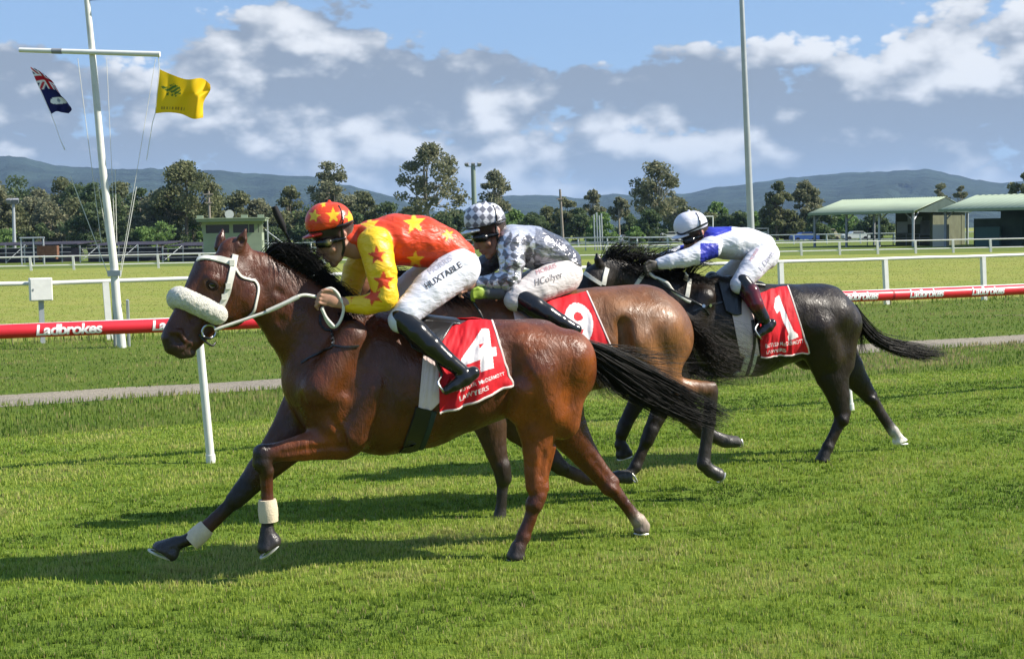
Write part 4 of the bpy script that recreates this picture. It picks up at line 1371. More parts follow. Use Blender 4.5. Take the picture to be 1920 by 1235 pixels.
class Horse:
    def __init__(s, u, v, head, label, coat, colors, h=.009):
        s.fr = Frame(u, v, head)
        s.root = empty('racehorse', s.fr.O, s.fr.rz, label, 'horse', 'racehorses at the gallop')
        s.F = Field(); s.coat = coat; s.colors = colors; s.h = h

    def ch(s, pts, **kw):
        chain(s.F, s.fr, pts, **kw)

    def build(s):
        V, F, C = s.F.mesh(s.h, s.colors)
        r = fbm(V[:, 0] * 9 + 3, V[:, 2] * 9 + V[:, 1] * 5, 3) - .5
        s.body = np_mesh('body', V, F, s.coat, s.root, True, C)
        s.bvh = BVHTree.FromPolygons([tuple(p) for p in V], [tuple(f) for f in F.tolist()])
        for (c, d, up, ra, rb) in s.F.soles:
            mb = MB()
            mb.tube([Vector(c - d * math.cos(t) * ra * .92 + np.array([0, 1., 0]) * math.sin(t) * rb * .9) for t in np.linspace(-2.3, 2.3, 18)], .007, 6)
            mb.build('horseshoe', shoe_m, s.root)
        return s.body

    def hit(s, u, v, fallback_lat=.25, bvh=None):
        o, d = s.fr.local_ray(u, v)
        b = bvh or s.bvh
        loc, nrm, i, ds = b.ray_cast(o, d)
        if loc is None:
            p = Vector(s.fr.P(u, v, fallback_lat))
            loc, nrm, i, ds = b.find_nearest(p)
            nrm = (p - loc).normalized() if (p - loc).length > 1e-6 else nrm
            return p, nrm
        return loc, nrm

    def strap(s, name, px, width, m, off=.004, thick=.005, n=None, lat=.2, parent=None, mirror=False, free=None):
        P = []; N = []
        for k, (u, v) in enumerate(px):
            if free is not None and free[k] is not None:
                p = Vector(s.fr.P(u, v, free[k])); q, nn, i, d = s.bvh.find_nearest(p)
                nn = (p - q).normalized() if (p - q).length > 1e-4 else nn
            else:
                p, nn = s.hit(u, v, lat); p = p + nn * off
            P.append(p); N.append(nn)
        n = n or max(8, 6 * len(px))
        C = resample(P, n); NN = resample(N, n)
        if free is None:
            for i in range(n):                                   # lie on the body between the points
                q, nn, _i, d = s.bvh.find_nearest(Vector(C[i]))
                if q is not None and d < .08:
                    C[i] = np.array(q + nn * off); NN[i] = np.array(nn)
        for sg in ((-1, 1) if mirror else (1,)):
            mb = MB()
            b = len(mb.v)
            for i in range(n):
                t = C[min(i + 1, n - 1)] - C[max(i - 1, 0)]; t /= np.linalg.norm(t) + 1e-9
                nn = NN[i] - t * (NN[i] @ t); nn /= np.linalg.norm(nn) + 1e-9
                w_ = np.cross(t, nn) * (width / 2)
                for q in (C[i] - w_ - nn * .002, C[i] + w_ - nn * .002, C[i] + w_ * .9 + nn * thick, C[i] - w_ * .9 + nn * thick):
                    mb.v.append((q[0], q[1] * sg, q[2]))
            for i in range(n - 1):
                for k in range(4):
                    k2 = (k + 1) % 4
                    f = (b + i * 4 + k, b + i * 4 + k2, b + i * 4 + 4 + k2, b + i * 4 + 4 + k)
                    mb.f.append(f if sg > 0 else f[::-1]); mb.mi.append(0)
            mb.f += [(b, b + 3, b + 2, b + 1), (b + 4 * n - 4, b + 4 * n - 3, b + 4 * n - 2, b + 4 * n - 1)]; mb.mi += [0, 0]
            ob = mb.build(name, m, parent or s.root)
        return ob

    def cord(s, name, pts, rad, m, parent=None, n=None, seg=8):
        """free tube through (u, v, lat)"""
        C = resample([s.fr.P(*p) for p in pts], n or 8 * len(pts))
        mb = MB(); mb.tube([Vector(c) for c in C], rad, seg)
        return mb.build(name, m, parent or s.root)

    def cloth(s, name, top, bottom, mats, nu=60, nv=60, off=.012, rip=.006, mask=None, mirror=True, thick=.004, seed=0, hem=None, parent=None, flare=.0):
        """sheet lying on the back and hanging down the near side, between a top and a bottom px line"""
        T = resample(np.c_[np.array(top, float), np.zeros(len(top))], nu)
        B = resample(np.c_[np.array(bottom, float), np.zeros(len(bottom))], nu)
        V = np.zeros((nu, nv, 3)); Nn = np.zeros((nu, nv, 3))
        for i in range(nu):
            for j in range(nv):
                t = j / (nv - 1)
                u, v = T[i, :2] * (1 - t) + B[i, :2] * t
                p, nn = s.hit(u, v, .26)
                V[i, j] = p; Nn[i, j] = nn
        # cloth bridges the hollows: smooth the sheet, then lift it
        for _ in range(10):
            W = V.copy()
            W[1:-1] += .5 * (V[:-2] + V[2:] - 2 * V[1:-1]) * .5
            W[:, 1:-1] += .5 * (V[:, :-2] + V[:, 2:] - 2 * V[:, 1:-1]) * .5
            V = W
        a = np.linspace(0, 1, nu)[:, None]; b = np.linspace(0, 1, nv)[None]
        nz = fbm(a * 5 + seed + b * 1.5, b * 3 + seed * 1.7 + a, 3) - .5
        fold = np.sin(14 * a + 5 * b + 6 * nz) * b
        V = V + Nn * (off + rip * (2.2 * nz + .8 * fold) + flare * b ** 2)[..., None]
        s.grid = V
        P = V.reshape(-1, 3)
        F = np.array([(i * nv + j, i * nv + j + 1, (i + 1) * nv + j + 1, (i + 1) * nv + j) for i in range(nu - 1) for j in range(nv - 1)])
        mi = None
        if mask is not None:
            am = (np.repeat(np.arange(nu - 1), nv - 1) + .5) / (nu - 1); bm_ = (np.tile(np.arange(nv - 1), nu - 1) + .5) / (nv - 1)
            mi = mask(am, bm_).astype(np.int32)
        o = np_mesh(name, P, F[:, ::-1], mats, parent or s.root, True, None, mi)
        sl = o.modifiers.new('thickness', 'SOLIDIFY'); sl.thickness = thick; sl.offset = 0
        if mirror:
            P2 = P * np.array([1, -1, 1])
            o2 = np_mesh(name, P2, F, mats[:1] if isinstance(mats, list) else mats, parent or s.root, True)
            sl = o2.modifiers.new('thickness', 'SOLIDIFY'); sl.thickness = thick; sl.offset = 0
        if hem is not None:
            for (path, hm) in hem:
                C = [V[min(nu - 1, int(x * (nu - 1))), min(nv - 1, int(y * (nv - 1)))] for x, y in path]
                C = resample(C, 40) if len(C) < 12 else np.array(C)
                mb = MB(); mb.tube([Vector(c) for c in C], .0075, 6); mb.build('hem', hm, o)
        return o


_txt_cache = {}


def text_mask(body, x0, y0, x1, y1, bold=.02, shear=0.0, spacing=1.0):
    """in cloth coordinates: True where print covers; the text box fills x0..x1, y0 (top)..y1"""
    V, T = text_tris(body, 1.0, bold, shear, spacing)
    mn, mx = V.min(0), V.max(0)
    Q = np.stack([x0 + (V[:, 0] - mn[0]) / (mx[0] - mn[0]) * (x1 - x0), y1 - (V[:, 1] - mn[1]) / (mx[1] - mn[1]) * (y1 - y0)], -1)
    tr = Q[T]

    def f(a, b):
        r = np.zeros(a.shape, bool)
        for t in tr:
            lo = t.min(0); hi = t.max(0)
            m = (a >= lo[0]) & (a <= hi[0]) & (b >= lo[1]) & (b <= hi[1])
            if not m.any(): continue
            x, y = a[m], b[m]
            d = [(t[(k + 1) % 3, 0] - t[k, 0]) * (y - t[k, 1]) - (t[(k + 1) % 3, 1] - t[k, 1]) * (x - t[k, 0]) for k in range(3)]
            r[m] |= ((d[0] >= 0) & (d[1] >= 0) & (d[2] >= 0)) | ((d[0] <= 0) & (d[1] <= 0) & (d[2] <= 0))
        return r
    return f


def poly_mask(pts):
    def f(a, b):
        r = np.zeros(a.shape, bool)
        for (x0, y0), (x1, y1) in zip(pts, pts[1:] + pts[:1]):
            c = ((y0 > b) != (y1 > b)) & (a < (x1 - x0) * (b - y0) / (y1 - y0 + 1e-12) + x0)
            r ^= c
        return r
    return f


def any_mask(*fs):
    def f(a, b):
        r = np.zeros(a.shape, bool)
        for q in fs: r |= q(a, b)
        return r
    return f


# ------------------------------------------------------------------ horse 4 (bay, nearest)
BAY = [(.086, .0225, .0060), (.011, .007, .005), (.070, .0185, .0060), (.026, .022, .022), (.066, .018, .0065), (.62, .50, .38), (.185, .046, .0090), (.085, .066, .060)]  # second-last tone paints the sunlit orange of the hindquarters into the coat
coat_bay = coat_material('bay_coat', .30, .50, .0, .45)
A = Horse(970, 1040, 18, 'bay racehorse nearest the camera with a white sheepskin noseband and red number 4 cloth', coat_bay, BAY, .0085)
# torso (u, v, lat, r px, lateral m)
A.ch([(612, 710, 0, 84, .20), (664, 722, 0, 120, .255), (720, 725, 0, 128, .285), (790, 722, 0, 118, .305), (860, 710, 0, 101, .30), (930, 694, 0, 91, .275), (990, 686, 0, 84, .265), (1040, 696, 0, 76, .25)], k=.05)
A.ch([(690, 640, 0, 52, .11), (770, 645, 0, 45, .20), (900, 640, 0, 36, .20), (1000, 648, 0, 44, .19)], k=.06)
A.ch([(1026, 690, 0, 84, .27), (1056, 690, 0, 50, .22)], k=.06)
# neck
A.ch([(472, 519, .02, 50, .075), (518, 558, .01, 58, .085), (566, 604, 0, 72, .105), (620, 664, 0, 89, .165), (668, 700, 0, 98, .22)], k=.045)
A.ch([(500, 500, .015, 18, .03), (560, 530, 0, 20, .035), (625, 570, 0, 22, .05), (690, 606, 0, 22, .08)], k=.05, col=0)
# head, turned a little to the camera
A.ch([(440, 478, .03, 34, .07, 0), (428, 528, .045, 52, .098), (415, 560, .05, 46, .088), (393, 577, .06, 37, .070), (365, 606, .08, 31, .054), (348, 634, .09, 28, .056), (338, 647, .095, 23, .054)], k=.02, col=4)
A.ch([(448, 560, .05, 48, .088), (432, 580, .05, 34, .075)], k=.03, col=2)                    # cheek
A.ch([(430, 582, .055, 26, .05), (392, 612, .075, 16, .042), (366, 642, .09, 12, .04)], k=.02, col=4)   # lower jaw
A.ch([(388, 505, .045, 26, .085), (352, 575, .075, 20, .05), (322, 622, .09, 16, .042)], k=.03, col=4)     # bridge of the nose
A.ch([(315, 633, .09, 13, .050), (320, 652, .09, 12, .043)], k=.015, col=1)
A.ch([(340, 662, .092, 11, .040), (357, 661, .092, 10, .038)], k=.012, col=7)
A.ch([(348, 656, .14, 5), (357, 643, .14, 4)], k=.008, col=7)                  # lips, chin
A.ch([(396, 523, .125, 11), (405, 526, .125, 9)], k=.02, col=4)                                # brow
A.ch([(330, 630, .150, 10), (337, 641, .155, 8)], k=.006, col=1, op='-')
A.ch([(329, 632, .118, 8), (335, 641, .12, 7)], k=.004, col=1)
A.ch([(320, 622, .125, 6), (338, 622, .145, 5), (346, 638, .15, 4)], k=.01, col=4)                       # nostril
A.ch([(341, 668, .14, 3), (355, 648, .145, 3)], k=.008, col=1, op='-')                         # mouth line
A.ch([(395, 560, .155, 6), (360, 600, .15, 6)], k=.03, op='-')                                # facial crest hollow
A.ch([(447, 466, .072, 11), (454, 448, .082, 9.5), (461, 429, .09, 2)], k=.015, col=4)          # ears
A.ch([(411, 464, -.035, 10), (414, 447, -.04, 8.5), (418, 429, -.045, 2)], k=.015, col=4)
A.ch([(451, 452, .105, 6), (458, 440, .11, 3)], k=.008, op='-')
A.ch([(414, 450, -.0, 5), (417, 440, -.005, 3)], k=.008, op='-')
# muscles, both sides
A.ch([(660, 632, .165, 32), (602, 728, .168, 40)], k=.045, mirror=True)
A.ch([(705, 728, .198, 34), (660, 812, .158, 38)], k=.035, mirror=True)
A.ch([(592, 736, .10, 34), (602, 786, .10, 32)], k=.05, mirror=True)
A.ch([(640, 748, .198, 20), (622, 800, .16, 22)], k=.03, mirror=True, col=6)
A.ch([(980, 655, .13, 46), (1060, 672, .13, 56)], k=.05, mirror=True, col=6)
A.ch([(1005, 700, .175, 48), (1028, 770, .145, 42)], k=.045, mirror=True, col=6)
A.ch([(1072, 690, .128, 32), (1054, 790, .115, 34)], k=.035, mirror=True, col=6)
A.ch([(960, 660, .29, 15), (978, 725, .295, 18), (955, 790, .25, 18)], k=.05, mirror=True, op='-')  # flank hollow
A.ch([(735, 655, .295, 12), (728, 800, .32, 13)], k=.05, mirror=True, op='-')                      # behind the shoulder
A.ch([(590, 660, .19, 12), (525, 600, .12, 8)], k=.03, mirror=True, op='-')                      # jugular groove
for dx in range(4):
    A.ch([(790 + dx * 32, 690, .345, 3), (805 + dx * 32, 770, .345, 3)], k=.03, mirror=True, op='-')  # ribs, faint
A.ch([(640, 620, .15, 5), (520, 545, .105, 4)], k=.03, op='-')
A.ch([(985, 730, .20, 30), (975, 770, .15, 26)], k=.03, mirror=True, col=6)
A.ch([(560, 745, .20, 7), (588, 800, .19, 8)], k=.025, mirror=True, op='-')
# near fore
L = .13
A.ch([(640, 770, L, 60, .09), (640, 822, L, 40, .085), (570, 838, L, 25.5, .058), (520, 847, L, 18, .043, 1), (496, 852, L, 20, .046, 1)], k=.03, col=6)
A.ch([(490, 848, L, 16), (492, 868, L, 18), (499, 882, L, 14, None, 2)], k=.012, col=1)
A.ch([(499, 880, L, 13, .03), (501, 930, L, 11, .026), (504, 958, L, 14, .034)], k=.015, col=2)
A.ch([(506, 958, L, 15), (502, 975, L, 11), (501, 992, L, 11.5)], k=.012, col=1)
hoof(A.F, A.fr, (501, 996), (488, 1046), (526, 1014), L, 13, 19)
A.ch([(645, 838, .222, 5), (580, 842, .200, 5), (530, 850, .180, 3)], k=.02, op='-')
A.ch([(616, 782, .245, 6), (640, 812, .245, 6), (650, 842, .225, 4)], k=.02, op='-')
# far fore
L = -.13
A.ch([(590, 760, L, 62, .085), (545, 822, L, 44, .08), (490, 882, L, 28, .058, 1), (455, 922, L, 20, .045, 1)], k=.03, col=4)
A.ch([(458, 918, L, 19), (442, 936, L, 18)], k=.012, col=1)
A.ch([(440, 938, L, 14, .03, 1), (405, 972, L, 13, .027, 2), (372, 1003, L, 15, .034)], k=.015, col=2)
A.ch([(372, 1003, L, 15), (345, 1014, L, 11), (332, 1018, L, 12)], k=.012, col=1)
hoof(A.F, A.fr, (330, 1018), (278, 1030), (326, 1049), L, 13, 18)
# near hind
L = .14
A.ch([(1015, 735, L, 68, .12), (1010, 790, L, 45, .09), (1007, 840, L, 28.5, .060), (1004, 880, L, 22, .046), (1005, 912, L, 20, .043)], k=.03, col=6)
A.ch([(1020, 914, L, 9), (1010, 930, L, 15), (1002, 945, L, 17)], k=.015, col=4)
A.ch([(1003, 940, L, 14.5, .034), (994, 972, L, 12, .029), (981, 1005, L, 13.5, .035)], k=.015, col=2)
A.ch([(982, 1006, L, 13), (972, 1026, L, 11.5)], k=.012, col=4)
hoof(A.F, A.fr, (971, 1026), (950, 1050), (982, 1052), L, 14, 15)
A.ch([(1036, 838, L + .01, 7), (1024, 895, L, 4.5), (1023, 916, L, 7)], k=.008, col=6)
A.ch([(1021, 850, L + .068, 5), (1016, 893, L + .055, 5)], k=.02, op='-')
# far hind
L = -.14
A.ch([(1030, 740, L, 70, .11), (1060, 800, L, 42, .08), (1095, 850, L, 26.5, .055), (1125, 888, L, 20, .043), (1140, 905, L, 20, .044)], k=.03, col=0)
A.ch([(1152, 903, L, 9), (1145, 912, L, 19)], k=.015, col=0)
A.ch([(1146, 912, L, 14.5, .034), (1172, 945, L, 11, .027), (1196, 976, L, 13, .033)], k=.015, col=2)
A.ch([(1198, 976, L, 14, None, 5), (1208, 986, L, 11, None, 5)], k=.012, col=5)
A.ch([(1112, 858, L + .066, 5), (1138, 892, L + .054, 4)], k=.02, op='-')
hoof(A.F, A.fr, (1202, 985), (1190, 1000), (1216, 998), L, 12, 12, 3)
A.build()
# tail and mane
tg = lambda H, pts: [H.fr.P(*p) for p in pts]
strands('tail', [tg(A, [(1090, 640, .03), (1140, 655, .02), (1215, 690, .0), (1300, 735, -.05), (1372, 778, -.08)]),
                 tg(A, [(1092, 648, .04), (1135, 676, .03), (1205, 722, .0), (1285, 768, -.05), (1365, 790, -.08)]),
                 tg(A, [(1094, 658, .0), (1126, 700, .0), (1185, 748, -.02), (1262, 782, -.06), (1350, 812, -.1)])],
        820, hair_mat, A.root, .012, .018, .0030, 16, 3, .010, .4)
strands('tail', [tg(A, [(1092, 648, .0), (1150, 655, -.04), (1230, 672, -.1), (1300, 665, -.2)]), tg(A, [(1092, 650, .0), (1150, 662, -.04), (1240, 690, -.1), (1330, 705, -.2)])],
        110, hair_brown, A.root, .008, .035, .0020, 14, 4, .02)
strands('tail', [tg(A, [(1092, 655, .02), (1108, 690, .03), (1120, 725, .03), (1150, 758, .03)]), tg(A, [(1094, 650, .0), (1120, 695, .0), (1150, 730, .0), (1165, 745, -.02)])],
        130, hair_mat, A.root, .008, .022, .0020, 14, 5, .02)
mg = []
for (u, v, du, dv) in ((500, 478, 40, -8), (520, 480, 70, -4), (545, 492, 70, 6), (575, 512, 62, 30), (605, 538, 50, 32), (640, 568, 44, 30), (680, 596, 30, 20)):
    mg.append(tg(A, [(u - 8, v + 6, .0), (u + du * .35, v - 16 + dv * .2, .03), (u + du * .75, v - 4 + dv * .7, .06), (u + du, v + 22 + dv, .09)]))
strands('mane', mg, 900, hair_mat, A.root, .013, .028, .0028, 12, 6, .013, .5)
strands('mane', [tg(A, [(505, 470, 0), (530, 462, .0), (565, 468, .0), (600, 480, 0)]), tg(A, [(520, 476, 0), (560, 470, .0), (590, 490, .0), (612, 512, 0)]), tg(A, [(560, 500, 0), (590, 510, .03), (610, 535, .04), (640, 560, .05)])], 300, hair_mat, A.root, .012, .030, .0022, 12, 7, .015, .5)
strands('mane', [tg(A, [(636, 590, .08), (648, 610, .12), (660, 618, .14), (684, 610, .14)]), tg(A, [(660, 592, .1), (668, 610, .14), (680, 620, .15), (697, 612, .15)])], 160, hair_mat, A.root, .01, .02, .002, 10, 8, .01, .4)
strands('forelock', [tg(A, [(436, 455, .03), (420, 470, .05), (405, 482, .06)]), tg(A, [(442, 452, .03), (428, 462, .06), (418, 480, .08)])], 60, hair_mat, A.root, .006, .012, .0013, 8, 9)
# eye
p_, n_ = A.hit(398, 534)
mb = MB()
me = bpy.data.meshes.new('eye'); bm = bmesh.new(); bmesh.ops.create_uvsphere(bm, u_segments=16, v_segments=10, radius=.026); bm.to_mesh(me); bm.free()
for q in me.polygons: q.use_smooth = True
eye_mat = mat('horse_eye', (.008, .006, .005), .06, .6)
o = link_mesh('eye', me, eye_mat, A.root); o.location = p_ - n_ * .007
mb = MB(); _a = n_.orthogonal().normalized(); _b = n_.cross(_a)
mb.tube([p_ + n_ * .004 + _a * math.cos(t) * .026 + _b * math.sin(t) * .024 for t in np.linspace(0, 6.283, 18)], .010, 6); mb.build('eyelid', mat('dark_eyelid', (.02, .010, .006), .7, .2), A.root)
# bridle and reins
bridle = empty('bridle'); bridle.parent = A.root; bridle.matrix_parent_inverse = Matrix.Identity(4)
A.strap('browband', [(371, 487), (390, 484), (410, 486), (428, 490), (440, 491)], .036, white_strap, parent=bridle)
A.strap('cheek_strap', [(441, 478), (437, 500), (431, 528), (425, 552), (412, 580), (406, 597)], .034, white_strap, parent=bridle)
for (u, v) in ((434, 494), (427, 536), (420, 556)):
    p_, n_ = A.hit(u, v); mb = MB(); mb.box((0, 0, 0), (.026, .012, .03)); o = mb.build('buckle', white_strap, bridle, False); o.location = p_ + n_ * .012
A.strap('throat_lash', [(440, 502), (452, 518), (468, 524), (478, 527), (484, 540), (480, 565), (474, 585), (462, 596)], .013, white_strap, parent=bridle)
nF = Field()
pts = [A.fr.P(408, 590, .145), A.fr.P(378, 575, .155), A.fr.P(346, 560, .145), A.fr.P(334, 557, .09), A.fr.P(337, 566, .0), A.fr.P(375, 588, -.04)]
C = resample(pts, 26)
for a_, b_ in zip(C[:-1], C[1:]):
    nF.cap(a_, b_, .053, .053, k=.01)
Vn, Fn, Cn = nF.mesh(.008, [(.7, .7, .7)])
Vn = Vn + (rng.random(Vn.shape) - .5) * .005
np_mesh('noseband', Vn, Fn, fleece, A.root, True)
mb = MB(); c0 = A.fr.P(392, 622, .15)
ring = [Vector(c0) + Vector((.036 * math.cos(t), 0, .036 * math.sin(t))) for t in np.linspace(0, 6.283, 20)]
mb.tube(ring, .006, 6); mb.build('bit_ring', steel_ring, bridle)
A.cord('chin_strap', [(375, 630, .14), (385, 640, .15), (398, 648, .14), (404, 642, .12)], .006, leather, bridle)
A.cord('bit_strap', [(373, 628, .14), (392, 634, .155), (404, 626, .13)], .007, leather, bridle)
reins = empty('reins'); reins.parent = A.root
A.cord('rein', [(402, 618, .155), (470, 595, .17), (520, 577, .19), (548, 560, .20), (570, 553, .20), (592, 556, .19)], .0085, white_strap, reins)
A.cord('rein', [(500, 584, .185), (535, 568, .198), (560, 556, .205)], .0115, white_strap, reins)
A.cord('rein', [(605, 545, .2), (622, 541, .21), (636, 555, .21), (644, 580, .205), (636, 605, .2), (624, 613, .19), (612, 600, .19), (604, 575, .19)], .0082, white_strap, reins)
A.cord('rein', [(603, 578, .2), (612, 596, .2), (626, 612, .2)], .009, white_strap, reins)
A.strap('neck_strap', [(600, 590), (601, 608), (610, 618), (622, 622), (626, 640), (620, 652), (595, 664), (565, 680)], .012, leather, parent=reins)
A.strap('neck_strap', [(625, 648), (645, 650), (672, 648)], .010, leather, parent=reins)
for (u, v) in ((624, 628), (625, 636), (626, 644)):
    p_, n_ = A.hit(u, v); mb = MB(); mb.tube([p_ + n_ * .008, p_ + n_ * .014], .007, 8); mb.build('stud', steel_ring, reins)
# saddle, pad, girth, cloth
m4 = any_mask(text_mask('4', .36, .13, .93, .68, .05, .12), text_mask('BUTLER McDERMOTT', .30, .775, .955, .825, .012), text_mask('LAWYERS', .28, .865, .66, .925, .02))
cl = A.cloth('saddle_cloth', [(818, 614), (850, 613), (885, 606), (922, 606)], [(824, 774), (868, 758), (915, 738), (957, 721)], [cloth_red, cloth_white], 130, 130, .016, .015, m4, True, seed=2,
             hem=[([(1, t) for t in np.linspace(0, 1, 30)], hem_white), ([(t, 1) for t in np.linspace(0, 1, 30)], hem_white)])
A.cloth('saddle_pad', [(798, 614), (808, 616), (820, 620)], [(784, 768), (802, 772), (826, 752)], pad_pink, 30, 50, .006, .003, None, True, seed=5)
A.cloth('saddle_flap', [(748, 604), (790, 606), (850, 612)], [(772, 655), (790, 664), (815, 660)], leather, 30, 30, .022, .002, None, True, seed=6, thick=.012)
A.strap('girth', [(800, 766), (792, 790), (782, 815), (772, 836), (762, 850)], .125, leather, off=.006, thick=.008, mirror=True)
A.strap('girth', [(813, 770), (806, 795), (797, 820), (788, 838)], .03, mat('dark_elastic', (.03, .045, .04), .7, .2), off=.012, thick=.006)
sF = Field()
sF.cap(A.fr.P(778, 600, 0), A.fr.P(850, 606, 0), .04, .035, .15, .13, (0, 1, 0), .03); sF.cap(A.fr.P(770, 592, 0), A.fr.P(772, 606, 0), .035, .035, .09, .10, (0, 1, 0), .03)
Vs, Fs, Cs = sF.mesh(.012, [(.02, .02, .02)])
np_mesh('saddle', Vs, Fs, leather, A.root, True)


def boot_wrap(H, a, b, r, name='leg_wrap', lat=.13):
    pa, pb = Vector(H.fr.P(*a, lat)), Vector(H.fr.P(*b, lat))
    mb = MB(); n = 8
    mb.tube([pa + (pb - pa) * (i / (n - 1)) for i in range(n)], [r * (.93 + .10 * math.sin(i / (n - 1) * 3.14) + .02 * (i % 2) + .06 * i / n) for i in range(n)], 18)
    return mb.build(name, bandage, H.root)


boot_wrap(A, (501, 936), (504, 977), .050)
boot_wrap(A, (388, 988), (358, 1016), .051, lat=-.13)

# ------------------------------------------------------------------ horse 9 (light bay, middle)
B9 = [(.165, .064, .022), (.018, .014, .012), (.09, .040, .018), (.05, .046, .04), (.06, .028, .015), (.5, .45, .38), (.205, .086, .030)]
coat_b9 = coat_material('light_bay_coat', .34, .42, .0, .45)
Fa = A.fr; c_mid = None
cw = ground_at(1545, 862)
d_ac = (cw - A.fr.O).dot(-A.fr.l)
B = Horse(970, 1040, 18, 'light bay racehorse in the middle, half hidden, with a red number 9 cloth', coat_b9, B9, .0105)
off = -B.fr.l * (d_ac * .52)
B.fr.O = Vector((B.fr.O.x + off.x, B.fr.O.y + off.y, 0)); B.root.location = B.fr.O
B.ch([(820, 660, 0, 72, .18), (880, 660, 0, 100, .25), (950, 655, 0, 108, .285), (1030, 650, 0, 100, .30), (1100, 640, 0, 92, .295), (1170, 628, 0, 88, .28), (1215, 628, 0, 84, .27)], k=.05)
B.ch([(900, 580, 0, 38, .11), (1000, 590, 0, 36, .19), (1120, 580, 0, 40, .20), (1200, 584, 0, 46, .20)], k=.06)
B.ch([(1205, 620, 0, 82, .27), (1238, 636, 0, 56, .23)], k=.06)
B.ch([(715, 545, 0, 38, .075), (780, 575, 0, 46, .09), (850, 610, 0, 68, .14), (890, 640, 0, 85, .2)], k=.05)
B.ch([(715, 525, 0, 34, .075), (690, 545, 0, 38, .09), (660, 590, 0, 30, .065), (640, 625, 0, 24, .055)], k=.02, col=0)
B.ch([(722, 508, .06, 10), (727, 488, .065, 3)], k=.012, col=4)
B.ch([(712, 506, -.06, 10), (714, 487, -.065, 3)], k=.012, col=4)
B.ch([(1150, 600, .13, 44), (1230, 615, .13, 50)], k=.05, mirror=True, col=6)
B.ch([(1185, 640, .18, 46), (1205, 705, .14, 42)], k=.045, mirror=True, col=6)
B.ch([(1255, 635, .12, 34), (1240, 715, .11, 34)], k=.035, mirror=True, col=6)
B.ch([(1168, 610, .29, 12), (1180, 690, .29, 12)], k=.05, mirror=True, op='-')
L = .13   # straight foreleg
B.ch([(905, 725, L, 52, .09), (918, 790, L, 34, .07), (930, 845, L, 21, .048), (938, 872, L, 17, .044)], k=.03, col=4)
B.ch([(940, 872, L, 17), (944, 896, L, 16)], k=.012, col=1)
B.ch([(943, 900, L, 11.5, .03), (940, 945, L, 10, .027), (937, 968, L, 13, .034)], k=.015, col=1)
hoof(B.F, B.fr, (935, 975), (916, 996), (944, 998), L, 11, 14)
L = -.13  # folded foreleg
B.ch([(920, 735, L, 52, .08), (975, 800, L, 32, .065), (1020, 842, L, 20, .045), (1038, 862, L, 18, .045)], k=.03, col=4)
B.ch([(1035, 862, L, 17), (1052, 876, L, 15)], k=.012, col=1)
B.ch([(1054, 878, L, 13, .03), (1100, 898, L, 11.5, .028), (1138, 898, L, 13, .034)], k=.015, col=4)
B.ch([(1138, 898, L, 13), (1156, 894, L, 11)], k=.012, col=1)
hoof(B.F, B.fr, (1160, 893), (1192, 904), (1178, 882), L, 12, 14)
L = .14   # near hind, swinging forward
B.ch([(1205, 690, L, 58, .11), (1225, 728, L, 36, .09), (1280, 731, L, 23, .055), (1322, 727, L, 13, .04)], k=.035, col=6)
B.ch([(1316, 730, L, 14, None, 4), (1336, 723, L, 8, None, 1)], k=.02, col=4)
B.ch([(1334, 735, L, 14, .034), (1330, 790, L, 12.5, .03), (1322, 845, L, 12, .03), (1319, 868, L, 14, .036)], k=.02, col=1)
B.ch([(1320, 870, L, 13), (1331, 884, L, 11)], k=.012, col=1)
hoof(B.F, B.fr, (1334, 882), (1347, 904), (1356, 880), L, 12, 14)
L = -.14  # far hind
B.ch([(1210, 690, L, 56, .1), (1255, 735, L, 34, .075), (1290, 775, L, 21, .05), (1308, 795, L, 17, .044)], k=.03, col=4)
B.ch([(1306, 795, L, 16), (1316, 808, L, 15)], k=.012, col=1)
B.ch([(1316, 806, L, 13, .032), (1338, 818, L, 12, .03), (1358, 826, L, 13, .034)], k=.015, col=1)
hoof(B.F, B.fr, (1364, 827), (1388, 838), (1384, 818), L, 12, 13)
B.build()
strands('tail', [tg(B, [(1284, 588, .02), (1310, 610, .02), (1350, 640, .0), (1400, 655, -.02), (1440, 668, -.02)]),
                 tg(B, [(1288, 600, .02), (1315, 640, .02), (1350, 668, .0), (1395, 690, -.02), (1435, 700, -.02)]),
                 tg(B, [(1290, 610, .0), (1308, 650, .0), (1335, 690, .0), (1370, 705, -.02), (1405, 712, -.02)])],
        300, hair_brown, B.root, .012, .045, .0022, 14, 13, .025, .5)
strands('tail', [tg(B, [(1286, 595, .02), (1320, 600, .0), (1365, 632, .0), (1400, 662, -.02)]), tg(B, [(1288, 605, .02), (1330, 622, .02), (1370, 640, .0), (1425, 705, -.02)])],
        50, hair_brown, B.root, .01, .08, .0012, 14, 14, .04, .4)
strands('tail', [tg(B, [(1290, 640, .0), (1310, 690, .0), (1350, 700, .0), (1430, 705, .0)]), tg(B, [(1288, 650, .02), (1300, 700, .02), (1330, 720, .0), (1360, 715, .0)])],
        160, hair_mat, B.root, .012, .03, .002, 14, 15, .02, .4)
mg = [tg(B, [(u, v, 0), (u + 20, v + 0, .06), (u + 44, v + 16, .11), (u + 66, v + 42, .14)]) for u, v in ((728, 508), (760, 522), (795, 540), (830, 556), (865, 568), (890, 575))]
strands('mane', mg, 500, hair_mat, B.root, .012, .026, .0032, 10, 16, .012, .5)
m9 = any_mask(text_mask('9', .42, .10, .90, .66, .03, 0.06))
